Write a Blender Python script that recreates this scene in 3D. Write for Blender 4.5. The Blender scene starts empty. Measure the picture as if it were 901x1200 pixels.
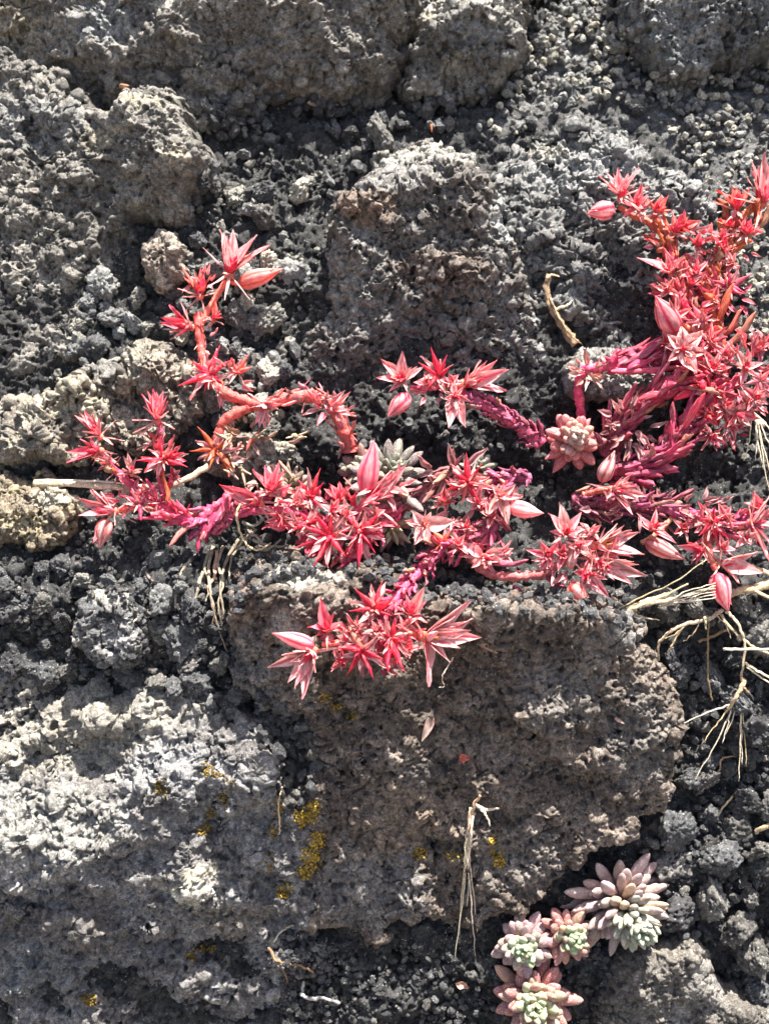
import bpy, math, random
import numpy as np
from mathutils import Vector, Matrix, Quaternion

random.seed(7)
RNG = np.random.default_rng(11)
PX = 0.00022                 # metres per unit of the layout (one unit = one pixel of the photograph at the rock face)
D = 1287.0                   # camera distance in units
TILT = math.radians(25)      # the face leans back by this angle
SC = bpy.context.scene
COL = SC.collection
R3 = Matrix(((1, 0, 0), (0, math.sin(TILT), -math.cos(TILT)), (0, math.cos(TILT), math.sin(TILT))))
RN = np.array(R3, dtype=np.float32)

# ------------------------------------------------------------------ camera
cam_d = bpy.data.cameras.new("camera")
cam = bpy.data.objects.new("camera", cam_d)
COL.objects.link(cam)
cam.matrix_world = Matrix.Translation(R3 @ Vector((0, 0, D * PX))) @ R3.to_4x4()
cam_d.sensor_fit = 'VERTICAL'
cam_d.sensor_height = 9.0
cam_d.lens = 9.0 / 2 / (600 / D)
cam_d.clip_start = 0.01
cam_d.clip_end = 2000
cam_d.dof.use_dof = True
cam_d.dof.focus_distance = (D - 20) * PX
cam_d.dof.aperture_fstop = cam_d.lens / 2.0      # aperture about 2 mm
SC.camera = cam

# ------------------------------------------------------------------ light
SUN = Vector((0.20, 0.92, 0.29)).normalized()    # towards the sun, in face axes
sun_w = R3 @ SUN
world = bpy.data.worlds.new("World")
SC.world = world
world.use_nodes = True
wn = world.node_tree
bg = wn.nodes["Background"]
sky = wn.nodes.new("ShaderNodeTexSky")
sky.sky_type = 'NISHITA'
sky.sun_disc = False
sky.dust_density = 4.0
sky.air_density = 1.0
sky.ozone_density = 0.4
sky.sun_elevation = math.asin(sun_w.z)
sky.sun_rotation = math.atan2(sun_w.x, sun_w.y)
wn.links.new(sky.outputs[0], bg.inputs[0])
bg.inputs[1].default_value = 0.07
sun_l = bpy.data.lights.new("sun", 'SUN')
sun_l.energy = 5.0
sun_l.angle = math.radians(0.5)
sun_l.color = (1.0, 0.95, 0.87)
sun_o = bpy.data.objects.new("sun", sun_l)
sun_o.rotation_euler = sun_w.to_track_quat('Z', 'Y').to_euler()
sun_o.location = (0, 0, 2)
COL.objects.link(sun_o)
SC.view_settings.view_transform = 'Standard'
SC.view_settings.look = 'None'
SC.view_settings.exposure = 2.0
SC.view_settings.gamma = 1
SC.cycles.max_bounces = 6

# ------------------------------------------------------------------ layout helpers
def unp(u, v, h=0.0):
    """pixel of the photograph at height h in front of the face -> face coordinates (units)"""
    k = (D - h) / D
    return Vector(((u - 450.5) * k, (600 - v) * k, h))

def to_world(p):
    return R3 @ (Vector(p) * PX)

def nworld(P):
    return (P.astype(np.float32) * PX) @ RN.T

WM = {}
def link(o, parent=None, wm=None):
    COL.objects.link(o)
    wm = wm or Matrix.Identity(4)
    WM[o.name] = wm
    if parent is not None:
        o.parent = parent
        o.matrix_basis = WM[parent.name].inverted() @ wm
    else:
        o.matrix_basis = wm
    return o

def tag(o, label=None, cat=None, group=None, kind=None):
    if label: o["label"] = label
    if cat: o["category"] = cat
    if group: o["group"] = group
    if kind: o["kind"] = kind
    return o

def thing(name, label, cat, base, group=None):
    o = bpy.data.objects.new(name, None)
    o.empty_display_size = 0.005
    link(o, None, Matrix.Translation(to_world(base)))
    return tag(o, label, cat, group)

def fast_mesh(name, V, F, attrs=None, smooth=True, mat=None):
    """V Nx3, F Mxk (k = 3 or 4; -1 pads a triangle); attrs {name: Nx3 or Nx4 colour}"""
    me = bpy.data.meshes.new(name)
    V = np.ascontiguousarray(V, dtype=np.float32)
    F = np.asarray(F, dtype=np.int32)
    me.vertices.add(len(V))
    me.vertices.foreach_set("co", V.ravel())
    if F.shape[1] == 4:
        tri = F[:, 3] < 0
        tot = np.where(tri, 3, 4).astype(np.int32)
        flat = F.ravel()
        flat = flat[flat >= 0]
    else:
        tot = np.full(len(F), 3, np.int32)
        flat = F.ravel()
    me.loops.add(len(flat))
    me.loops.foreach_set("vertex_index", flat.astype(np.int32))
    st = np.zeros(len(F), np.int32)
    st[1:] = np.cumsum(tot)[:-1]
    me.polygons.add(len(F))
    me.polygons.foreach_set("loop_start", st)
    me.polygons.foreach_set("loop_total", tot)
    me.polygons.foreach_set("use_smooth", np.full(len(F), smooth, dtype=bool))
    if attrs:
        for k, a in attrs.items():
            if a.shape[1] == 3:
                a = np.concatenate([a, np.ones((len(a), 1))], 1)
            at = me.color_attributes.new(k, 'FLOAT_COLOR', 'POINT')
            at.data.foreach_set("color", np.ascontiguousarray(a, dtype=np.float32).ravel())
    me.update(calc_edges=True)
    me.validate(verbose=False)
    if mat: me.materials.append(mat)
    return me

# ------------------------------------------------------------------ noise (numpy)
_perm = np.concatenate([np.random.default_rng(3).permutation(256)] * 3).astype(np.int32)
_g = np.random.default_rng(5).normal(size=(256, 3)).astype(np.float32)
_g /= np.linalg.norm(_g, axis=1)[:, None]
_rt = np.random.default_rng(9).random((256, 4)).astype(np.float32)

def _chunks(fn):
    def run(p, *a, **k):
        p = np.asarray(p, dtype=np.float32)
        if len(p) <= 40000: return fn(p, *a, **k)
        r = [fn(p[i:i + 40000], *a, **k) for i in range(0, len(p), 40000)]
        return tuple(np.concatenate(x) for x in zip(*r)) if isinstance(r[0], tuple) else np.concatenate(r)
    return run

@_chunks
def perlin(p, seed=0):
    i = np.floor(p).astype(np.int32)
    f = p - i
    w = f * f * f * (f * (f * 6 - 15) + 10)
    i = i + seed * 17
    out = 0
    for dx in (0, 1):
        ax = _perm[(i[:, 0] + dx) & 255]
        wx = w[:, 0] if dx else 1 - w[:, 0]
        for dy in (0, 1):
            ay = _perm[ax + ((i[:, 1] + dy) & 255)]
            wy = wx * (w[:, 1] if dy else 1 - w[:, 1])
            for dz in (0, 1):
                g = _g[_perm[ay + ((i[:, 2] + dz) & 255)]]
                dot = g[:, 0] * (f[:, 0] - dx) + g[:, 1] * (f[:, 1] - dy) + g[:, 2] * (f[:, 2] - dz)
                out = out + dot * wy * (w[:, 2] if dz else 1 - w[:, 2])
    return out * 1.5

def fbm(p, octv=4, seed=0, gain=0.5):
    s, a, k = 0, 1.0, 1.0
    for o in range(octv):
        s = s + a * perlin(p * k, seed + o)
        a *= gain; k *= 2.03
    return s

@_chunks
def worley(p, seed=0):
    """distance to the nearest point, and a random number of that point"""
    i = np.floor(p).astype(np.int32)
    f = p - i
    i = i + seed * 31
    best = np.full(len(p), 9.0, np.float32)
    rid = np.zeros(len(p), np.float32)
    for dx in (-1, 0, 1):
        ax = _perm[(i[:, 0] + dx) & 255]
        for dy in (-1, 0, 1):
            ay = _perm[ax + ((i[:, 1] + dy) & 255)]
            for dz in (-1, 0, 1):
                r = _rt[_perm[ay + ((i[:, 2] + dz) & 255)]]
                d = (r[:, 0] + dx - f[:, 0]) ** 2 + (r[:, 1] + dy - f[:, 1]) ** 2 + (r[:, 2] + dz - f[:, 2]) ** 2
                m = d < best
                best = np.where(m, d, best)
                rid = np.where(m, r[:, 3], rid)
    return np.sqrt(best), rid

def sstep(a, b, x):
    t = np.clip((x - a) / (b - a), 0, 1)
    return t * t * (3 - 2 * t)

# ------------------------------------------------------------------ materials
def new_mat(name):
    m = bpy.data.materials.new(name)
    m.use_nodes = True
    nt = m.node_tree
    b = nt.nodes["Principled BSDF"]
    return m, nt, b

def N(nt, t, **kw):
    n = nt.nodes.new(t)
    for k, v in kw.items():
        if k == 'ins':
            for a, b in v.items(): n.inputs[a].default_value = b
        else: setattr(n, k, v)
    return n

def L(nt, a, b): nt.links.new(a, b)

def mixc(nt, fac, a, b, mode='MIX'):
    n = N(nt, "ShaderNodeMix", data_type='RGBA', blend_type=mode)
    for sock, val in ((n.inputs[0], fac), (n.inputs[6], a), (n.inputs[7], b)):
        if isinstance(val, (int, float)): sock.default_value = val
        elif isinstance(val, tuple): sock.default_value = val + (1,) if len(val) == 3 else val
        else: L(nt, val, sock)
    return n.outputs[2]

def ramp(nt, src, stops):
    n = N(nt, "ShaderNodeValToRGB")
    e = n.color_ramp.elements
    while len(e) < len(stops): e.new(0.5)
    for el, (p, c) in zip(e, stops):
        el.position = p
        el.color = (c, c, c, 1) if isinstance(c, (int, float)) else c + (1,)
    L(nt, src, n.inputs[0])
    return n.outputs[0]

def math_n(nt, op, a, b=None):
    n = N(nt, "ShaderNodeMath", operation=op)
    for s, val in zip(n.inputs, (a, b)):
        if val is None: continue
        if isinstance(val, (int, float)): s.default_value = val
        else: L(nt, val, s)
    return n.outputs[0]

def rock_material(name, use_attr=True, tint=None, scale=1.0, unit=None, rough=0.55, spec=0.34):
    """lava: colour carried by the mesh, fine mineral speckle, painted glints and fine relief from the nodes"""
    m, nt, b = new_mat(name)
    geo = N(nt, "ShaderNodeTexCoord")
    mp = N(nt, "ShaderNodeMapping")
    k = unit or scale / PX
    mp.inputs['Scale'].default_value = (k, k, k)
    L(nt, geo.outputs['Object'], mp.inputs[0])
    def noise(s, d=3, r=0.6):
        n = N(nt, "ShaderNodeTexNoise", ins={'Scale': s, 'Detail': d, 'Roughness': r})
        L(nt, mp.outputs[0], n.inputs['Vector'])
        return n.outputs[0]
    if use_attr:
        base = N(nt, "ShaderNodeVertexColor", layer_name="col").outputs[0]
    else:
        oi = N(nt, "ShaderNodeObjectInfo")
        base = oi.outputs['Color']
    f1 = ramp(nt, noise(0.55, 4, 0.75), [(0.32, 0.35), (0.5, 0.95), (0.68, 1.75)])
    c = mixc(nt, 1.0, base, f1, 'MULTIPLY')
    f2 = ramp(nt, noise(0.16, 4, 0.65), [(0.34, 0.6), (0.5, 1.0), (0.64, 1.45)])
    c = mixc(nt, 1.0, c, f2, 'MULTIPLY')
    v = N(nt, "ShaderNodeTexVoronoi", ins={'Scale': 0.28})
    L(nt, mp.outputs[0], v.inputs['Vector'])
    fleck = ramp(nt, v.outputs['Distance'], [(0.0, 1.0), (0.16, 1.0), (0.26, 0.0)])
    gate = ramp(nt, noise(0.05, 4, 0.7), [(0.46, 0.0), (0.6, 0.75)])
    fl = mixc(nt, 1.0, fleck, gate, 'MULTIPLY')
    c = mixc(nt, fl, c, (0.5, 0.48, 0.44))  # pale flecks paint in the crisp white highlights of rough lava
    L(nt, c, b.inputs['Base Color'])
    b.inputs['Roughness'].default_value = rough
    b.inputs['Specular IOR Level'].default_value = spec
    bp = N(nt, "ShaderNodeBump", ins={'Strength': 1.0, 'Distance': 3.2 * PX})
    hgt = math_n(nt, 'ADD', noise(0.42, 5, 0.8), math_n(nt, 'MULTIPLY', noise(0.14, 3), 0.7))
    L(nt, hgt, bp.inputs['Height'])
    L(nt, bp.outputs[0], b.inputs['Normal'])
    return m

M_ROCK = rock_material("lava_rock")
M_SOIL = rock_material("volcanic_soil", rough=0.62, spec=0.3)
M_STONE = rock_material("lava_stone", use_attr=False, unit=13.0)

# ------------------------------------------------------------------ the height of everything (for resting things on it)
HX0, HX1, HY0, HY1, HS = -640, 640, -820, 820, 2.0
hx = np.arange(HX0, HX1, HS, dtype=np.float32)
hy = np.arange(HY0, HY1, HS, dtype=np.float32)
GX, GY = np.meshgrid(hx, hy)

HOLLOWS = [(470, 570, 140, 45, -42), (760, 560, 130, 60, -34), (690, 480, 60, 40, -26), (340, 880, 26, 70, -20), (120, 640, 120, 30, -12)]
def ground_h(X, Y):
    v = 600 - Y
    xs = [-900, -300, 0, 130, 300, 430, 560, 640, 700, 780, 860, 1200, 1700]
    hs = [-420, -320, -215, -158, -98, -78, -58, -22, 8, -8, -10, -26, -150]
    h = np.interp(v, xs, hs)
    sh = X.shape
    p = np.stack([X.ravel() / 90, Y.ravel() / 90, np.full(X.size, 3.3, np.float32)], 1)
    h = h + (fbm(p, 4, 2) * 13).reshape(sh)
    for (u, vv, ru, rv, dh) in HOLLOWS:
        h = h + dh * np.exp(-((X + 450.5 - u) / ru) ** 2 - ((Y - 600 + vv) / rv) ** 2)
    return h

HG = ground_h(GX, GY).astype(np.float32)
HM = HG.copy()

HD = np.full(HG.shape, -1e3, np.float32)
def splat(V):
    i = np.clip(((V[:, 0] - HX0) / HS).round().astype(int), 0, HD.shape[1] - 1)
    j = np.clip(((V[:, 1] - HY0) / HS).round().astype(int), 0, HD.shape[0] - 1)
    np.maximum.at(HD, (j, i), V[:, 2].astype(np.float32))

def hm_at(X, Y, A=None):
    A = HM if A is None else A
    i = int(min(max((X - HX0) / HS, 0), A.shape[1] - 1))
    j = int(min(max((Y - HY0) / HS, 0), A.shape[0] - 1))
    return float(A[j, i])

def surf(u, v, A=None):
    """face point that the pixel (u, v) sees on the rock or soil"""
    h = 0.0
    for _ in range(6):
        p = unp(u, v, h)
        h = 0.5 * h + 0.5 * hm_at(p.x, p.y, A)
    return unp(u, v, h)

# ------------------------------------------------------------------ rocks
def chaikin(P, n=2):
    P = np.asarray(P, float)
    for _ in range(n):
        Q = np.roll(P, -1, 0)
        P = np.stack([0.75 * P + 0.25 * Q, 0.25 * P + 0.75 * Q], 1).reshape(-1, 2)
    return P

def sdf(X, Y, P):
    """signed distance to polygon P, positive inside"""
    best = np.full(X.shape, 1e12)
    ins = np.zeros(X.shape, bool)
    A = P; B = np.roll(P, -1, 0)
    for (ax, ay), (bx, by) in zip(A, B):
        ex, ey = bx - ax, by - ay
        l2 = ex * ex + ey * ey + 1e-9
        t = np.clip(((X - ax) * ex + (Y - ay) * ey) / l2, 0, 1)
        d = (X - ax - t * ex) ** 2 + (Y - ay - t * ey) ** 2
        best = np.minimum(best, d)
        c = ((ay > Y) != (by > Y)) & (X < (bx - ax) * (Y - ay) / (by - ay + 1e-12) + ax)
        ins ^= c
    d = np.sqrt(best)
    return np.where(ins, d, -d)

def scoria(p, knob=1.0, pit=1.0, fine=1.0, lump=1.0, seed=0, layer=0.0):
    """rough vesicular relief, in units, at face points p"""
    warp = np.stack([perlin(p / 22, seed + 40), perlin(p / 22, seed + 41), perlin(p / 22, seed + 42)], 1)
    q = p + 8 * warp
    d = lump * (8 * fbm(p / 55, 3, seed) + 3.2 * (0.3 - np.abs(perlin(q / 26, seed + 7))) * 2)
    w, r = worley(q / 15, seed + 1)
    d = d + knob * 4.6 * (0.55 - w) * (0.5 + r)
    w, r = worley(q / 7.5, seed + 2)
    d = d + knob * 3.2 * (0.5 - w) * (0.4 + 1.2 * r)
    w, r = worley(q / 4.3 + 9, seed + 8)
    d = d + knob * 1.2 * (0.5 - w) * (0.3 + 1.2 * r)
    d = d + knob * (3.6 * (0.35 - np.abs(perlin(q / 17, seed + 13))) + 3.0 * (0.3 - np.abs(perlin(q / 8.2, seed + 14))) + 1.9 * (0.3 - np.abs(perlin(p / 4.4, seed + 15)))) * 1.5
    w, r = worley(q / 12 + 7, seed + 3)
    d = d - pit * 9.5 * (1 - sstep(0.24, 0.4, w)) * (r > 0.58)
    w, r = worley(q / 5.2 + 3, seed + 4)
    d = d - pit * 4.6 * (1 - sstep(0.26, 0.42, w)) * (r > 0.5)
    d = d + fine * 2.0 * fbm(p / 4.2, 3, seed + 5, 0.6)
    d = d - pit * 6 * (1 - sstep(0.0, 0.05, np.abs(perlin(q / 62 + 5, seed + 11)))) * sstep(-0.1, 0.3, perlin(p / 90, seed + 12))
    if layer:
        d = d + layer * 3 * np.abs(perlin(np.stack([q[:, 0] / 60, q[:, 1] / 9, q[:, 2] / 30], 1), seed + 6))
    return d

ROCKS = []
def rock(name, label, cat, outline, hm, slope=(0, 0), R=45, H=110, feats=(), col=(0.2, 0.19, 0.18), col2=None, patches=(),
         sp=1.12, rough=None, wob=14, low=12, seed=1, group=None, bottom=None, folds=()):
    rough = rough or {}
    P = np.array([tuple(unp(u, v, hm))[:2] for u, v in outline])
    cx, cy = P.mean(0)
    Q = chaikin(P, 2)
    x = np.arange(Q[:, 0].min() - 12, Q[:, 0].max() + 12, sp)
    y = np.arange(Q[:, 1].min() - 12, Q[:, 1].max() + 12, sp)
    lim = 560
    x = x[(x > -lim) & (x < lim)]; y = y[(y > -730) & (y < 730)]
    X, Y = np.meshgrid(x, y)
    z0 = np.full(X.size, seed * 5.1)
    pw = np.stack([X.ravel() / 38, Y.ravel() / 38, z0], 1)
    wx = ((fbm(pw, 3, seed + 50) + 0.8 * fbm(pw * 0.45, 2, seed + 52)) * wob).reshape(X.shape)
    wy = ((fbm(pw, 3, seed + 60) + 0.8 * fbm(pw * 0.45, 2, seed + 62)) * wob).reshape(X.shape)
    pf = np.stack([X.ravel() / 11, Y.ravel() / 11, z0], 1)
    d = sdf(X + wx, Y + wy, Q) + (fbm(pf, 2, seed + 65) * 4.5).reshape(X.shape)
    t = np.clip(d / R, 0, 1)
    prof = np.sqrt(np.clip(1 - (1 - t) ** 2.2, 0, 1))
    top = hm + slope[0] * (X - cx) + slope[1] * (Y - cy)
    for (fu, fv, fr, fh) in feats:                      # round swells and hollows
        q = unp(fu, fv, hm)
        top = top + fh * np.exp(-((X - q.x) ** 2 + (Y - q.y) ** 2) / (2 * fr * fr))
    for (u0, v0, u1, v1, above, below) in folds:        # a crease line: slopes to be added on its two sides
        a = unp(u0, v0, hm); b = unp(u1, v1, hm)
        nx, ny = -(b.y - a.y), (b.x - a.x)
        ln = math.hypot(nx, ny)
        s = ((X - a.x) * nx + (Y - a.y) * ny) / ln + wx * 1.2
        top = top + np.where(s > 0, above * s, -below * s)
    big = np.stack([X.ravel() / 75, Y.ravel() / 75, z0], 1)
    top = top + (fbm(big, 3, seed + 70) * low).reshape(X.shape)
    # angular facets: a broken face of a few planes
    wf, rf = worley(np.stack([(X + 2 * wx).ravel() / 48, (Y + 2 * wy).ravel() / 48, z0], 1), seed + 9)
    top = top + ((rf - 0.5) * low * 1.0 * (1 - sstep(0.3, 0.75, wf))).reshape(X.shape)
    hb = hm - H
    h = hb + (top - hb) * prof
    hgr = ground_h(X, Y)
    # splat into the height map
    jx = np.clip(((hx - x[0]) / sp).round().astype(int), 0, len(x) - 1)
    jy = np.clip(((hy - y[0]) / sp).round().astype(int), 0, len(y) - 1)
    sx = (hx >= x[0]) & (hx <= x[-1]); sy_ = (hy >= y[0]) & (hy <= y[-1])
    sub = np.where(d > 0, h, -1e3)[np.ix_(jy[sy_], jx[sx])]
    ix = np.ix_(np.where(sy_)[0], np.where(sx)[0])
    HM[ix] = np.maximum(HM[ix], sub)
    keep = (d > 0) & (h > hgr - 22)
    idx = np.full(X.shape, -1, np.int64)
    idx[keep] = np.arange(keep.sum())
    gy_, gx_ = np.gradient(h, sp)
    nrm = np.stack([-gx_, -gy_, np.ones_like(h)], -1)
    nrm /= np.linalg.norm(nrm, axis=-1, keepdims=True)
    p = np.stack([X[keep], Y[keep], h[keep]], 1).astype(np.float32)
    n = nrm[keep].astype(np.float32)
    so = np.float32(seed * 13.7)
    disp = scoria(p + so, seed=seed, **rough)
    disp = disp * np.clip(n[:, 2] * 2.2, 0.3, 1.0)
    V = p + n * disp[:, None].astype(np.float32)
    splat(V)
    # colour
    m1 = sstep(-0.35, 0.45, fbm((p + so) / 42, 4, seed + 20))[:, None]
    m2 = fbm((p + so) / 9, 3, seed + 21)[:, None]
    c0 = np.array(col, np.float32); c1 = np.array(col2 or tuple(k * 0.72 for k in col), np.float32)
    C = c0 * m1 + c1 * (1 - m1)
    C = C * (1 + 0.32 * m2)
    edge = fbm(p / 11, 3, seed + 22) * 0.45 + fbm(p / 3.5, 2, seed + 23) * 0.3
    for (pu, pv, rx, ry, pc, ps) in patches:
        q = unp(pu, pv, hm)
        e = np.sqrt(((p[:, 0] - q.x) / rx) ** 2 + ((p[:, 1] - q.y) / ry) ** 2) + edge
        k = (ps * (1 - sstep(0.75, 1.1, e)))[:, None]
        C = C * (1 - k) + np.array(pc, np.float32) * (1 + 0.25 * m2) * k
    C = np.clip(C * np.array((1.02, 0.995, 0.96)), 0.01, 0.8)
    q = np.stack([idx[:-1, :-1], idx[:-1, 1:], idx[1:, 1:], idx[1:, :-1]], -1).reshape(-1, 4)
    q = q[(q >= 0).all(1)]
    # close the back: rim to one point deep in the soil
    e = np.concatenate([q[:, [0, 1]], q[:, [1, 2]], q[:, [2, 3]], q[:, [3, 0]]])
    key = np.minimum(e[:, 0], e[:, 1]) * (len(V) + 1) + np.maximum(e[:, 0], e[:, 1])
    _, first, cnt = np.unique(key, return_index=True, return_counts=True)
    rim = e[first[cnt == 1]]
    V = np.concatenate([V, [[cx, cy, hb - 60]]])
    C = np.concatenate([C, C[:1]])
    cap = np.stack([rim[:, 1], rim[:, 0], np.full(len(rim), len(V) - 1), np.full(len(rim), -1)], 1)
    F = np.concatenate([q, cap])
    base = unp(*np.mean(np.array(outline), 0), hm - H)
    bw = to_world(base)
    me = fast_mesh(name, nworld(V) - np.array(bw, np.float32), F, {"col": C}, True, M_ROCK)
    o = bpy.data.objects.new(name, me)
    link(o, None, Matrix.Translation(bw))
    tag(o, label, cat, group)
    ROCKS.append(o)
    return o

BR = (0.20, 0.185, 0.165); BR2 = (0.115, 0.105, 0.098)
PALE = (0.38, 0.37, 0.335); CREAM = (0.40, 0.365, 0.285); GREY = (0.21, 0.214, 0.215)

rock("boulder", "broad brown-grey lava slab across the top left, above the dark pocket of gravel", "boulder",
     [(-80, -90), (520, -90), (500, -10), (478, 50), (470, 108), (400, 120), (330, 112), (290, 130), (262, 190), (200, 230), (150, 200), (110, 200), (60, 180), (-80, 190)],
     -140, (0, 0.27), R=64, H=90, col=(0.222, 0.212, 0.194), col2=(0.135, 0.128, 0.12), seed=1, rough=dict(knob=0.9, pit=0.8, lump=1.3), low=16,
     feats=[(150, 60, 45, 16), (215, 40, 22, 14), (330, 60, 60, 8), (265, 55, 22, -16), (122, 132, 20, -26), (20, 120, 60, -10)],
     patches=[(130, 40, 40, 26, (0.22, 0.24, 0.26), 0.7), (20, 50, 40, 60, (0.26, 0.235, 0.18), 0.7), (205, 20, 30, 14, PALE, 0.6), (40, 95, 60, 12, (0.2, 0.22, 0.25), 0.7)])
rock("boulder", "wide rough grey-brown lava rock at the left edge with a pale crest", "boulder",
     [(-90, 10), (30, 30), (75, 70), (105, 120), (140, 108), (180, 92), (225, 122), (258, 180), (238, 232), (215, 262), (160, 275), (150, 320), (122, 365), (112, 420), (66, 448), (20, 474), (-90, 490)],
     -82, (0.05, 0.2), R=40, H=100, col=(0.225, 0.215, 0.195), col2=(0.13, 0.125, 0.116), seed=2, rough=dict(knob=0.7, pit=0.9, lump=1.0, layer=0.6), low=15,
     feats=[(165, 140, 26, 16), (185, 200, 45, 14), (60, 200, 60, -10), (60, 330, 60, 6), (215, 190, 20, 10)],
     folds=[(95, 185, 205, 130, -0.35, 0.0), (-90, 320, 260, 320, 0.0, 0.34)],
     patches=[(165, 128, 36, 9, CREAM, 0.75), (210, 190, 18, 10, CREAM, 0.7), (30, 140, 80, 40, (0.21, 0.22, 0.225), 0.6), (125, 165, 40, 14, CREAM, 0.5)])
rock("boulder", "blocky lava rock with a bright crest at the top centre, right of the broad slab", "boulder",
     [(470, -90), (650, -90), (640, -20), (618, 20), (610, 60), (588, 92), (540, 108), (500, 112), (472, 118), (458, 90), (478, 50), (490, 20)],
     -134, (0.02, 0.3), R=44, H=90, col=(0.23, 0.225, 0.21), col2=(0.13, 0.128, 0.122), seed=3, rough=dict(knob=0.9, pit=0.9, lump=1.2), low=14,
     folds=[(480, 22, 620, 8, -0.95, 0.0)], feats=[(540, 50, 30, 8), (530, 85, 14, -16)],
     patches=[(545, 5, 80, 14, PALE, 0.7), (500, 18, 14, 18, CREAM, 0.6), (555, 40, 40, 10, (0.25, 0.28, 0.31), 0.5)])
rock("boulder", "dark slate-grey lava rock cut by the top right corner of the view", "boulder",
     [(735, -90), (990, -90), (990, 62), (940, 60), (900, 64), (850, 72), (812, 90), (780, 84), (762, 50), (742, 25), (728, 6)],
     -146, (0, 0.3), R=26, H=90, col=(0.19, 0.20, 0.205), col2=(0.11, 0.118, 0.125), seed=4, rough=dict(knob=0.9, pit=1.1), low=14,
     folds=[(735, 8, 800, -8, -0.9, 0.0)],
     patches=[(800, 0, 50, 8, PALE, 0.7), (815, 45, 24, 16, (0.33, 0.34, 0.34), 0.5)])
rock("rock_slab", "flat pale grey lava slab behind the tall red shoots, sunlit on top", "rock",
     [(585, 190), (615, 150), (660, 122), (725, 118), (775, 150), (812, 190), (838, 232), (860, 290), (868, 370), (820, 420), (742, 420), (690, 400), (650, 400), (615, 350), (596, 285), (575, 240)],
     -84, (0.02, -0.4), R=26, H=80, col=GREY, col2=(0.15, 0.153, 0.154), seed=5, rough=dict(knob=1.5, pit=2.0, lump=1.4, layer=1.6), low=18,
     folds=[(590, 252, 840, 290, 0.0, -0.5)], feats=[(690, 300, 40, -8), (775, 195, 14, -14), (730, 200, 10, -10)],
     patches=[(690, 190, 90, 36, (0.27, 0.278, 0.28), 0.75), (790, 240, 60, 30, (0.26, 0.268, 0.27), 0.6), (680, 290, 70, 36, (0.12, 0.12, 0.122), 0.8), (650, 165, 30, 15, CREAM, 0.3)])
rock("boulder", "large grey-brown lava boulder in the middle, standing over the red plants", "boulder",
     [(395, 225), (415, 185), (448, 160), (500, 150), (552, 158), (582, 190), (598, 240), (616, 300), (640, 350), (660, 410), (655, 455), (640, 500), (590, 520), (520, 540), (470, 550), (430, 570), (390, 580), (340, 560), (330, 480), (345, 410), (362, 345), (378, 280)],
     -68, (0.0, 0.19), R=42, H=110, col=(0.195, 0.19, 0.186), col2=(0.122, 0.112, 0.105), seed=6, rough=dict(knob=1.15, pit=1.2, lump=1.2), low=16,
     folds=[(400, 232, 605, 222, -0.8, 0.0), (340, 445, 640, 425, 0.0, -0.42)],
     feats=[(440, 230, 16, 14), (410, 300, 40, 10), (555, 250, 30, 8), (470, 250, 14, -16), (480, 330, 60, 8), (630, 400, 25, 12)],
     patches=[(490, 180, 90, 24, (0.36, 0.35, 0.32), 0.7), (430, 250, 36, 22, (0.22, 0.15, 0.105), 0.65), (590, 250, 16, 40, (0.36, 0.38, 0.39), 0.6), (640, 370, 18, 50, (0.34, 0.36, 0.37), 0.6), (520, 320, 60, 24, (0.16, 0.11, 0.085), 0.5), (400, 330, 26, 40, (0.33, 0.32, 0.29), 0.4), (430, 480, 90, 40, (0.115, 0.09, 0.078), 0.7)])
rock("rock", "fist-shaped pale lava rock standing in the gravel, above the upper left flowering shoot", "rock",
     [(160, 285), (178, 264), (200, 262), (216, 280), (216, 310), (205, 330), (185, 342), (168, 325), (158, 305)],
     -58, (0, 0.1), R=18, H=60, col=(0.33, 0.30, 0.26), col2=(0.24, 0.2, 0.17), seed=7, rough=dict(knob=0.8, pit=0.7), low=8, folds=[(160, 292, 214, 284, -0.7, 0)], sp=1.0, wob=4)
rock("rock", "cream crusted knobbly rock at the left, between the gravel and the straw", "rock",
     [(-60, 470), (20, 462), (60, 440), (108, 420), (150, 395), (200, 400), (240, 415), (250, 455), (235, 490), (200, 520), (150, 545), (90, 540), (50, 560), (-60, 560)],
     -36, (0.0, -0.1), R=38, H=80, col=(0.30, 0.275, 0.225), col2=(0.17, 0.155, 0.135), seed=8, rough=dict(knob=1.5, pit=1.3, lump=1.6), low=20,
     feats=[(90, 460, 26, 14), (150, 470, 20, -18), (190, 420, 30, 10), (30, 510, 30, 6)],
     patches=[(80, 470, 50, 26, (0.38, 0.35, 0.27), 0.8), (190, 450, 30, 40, (0.24, 0.2, 0.165), 0.7), (120, 430, 30, 14, (0.2, 0.2, 0.2), 0.6)])
rock("rock", "ochre crusted rock at the left edge just under the straw", "rock",
     [(-50, 570), (20, 556), (60, 566), (84, 590), (82, 620), (62, 645), (36, 656), (-50, 650)],
     8, (-0.05, 0.05), R=28, H=70, col=(0.31, 0.265, 0.18), col2=(0.18, 0.15, 0.115), seed=9, rough=dict(knob=1.4, pit=1.2, lump=1.0), low=10, sp=1.0,
     folds=[(-20, 600, 80, 596, -0.6, 0.1)], patches=[(60, 580, 26, 16, (0.46, 0.44, 0.37), 0.7), (70, 625, 14, 26, (0.2, 0.15, 0.11), 0.7)])
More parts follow.
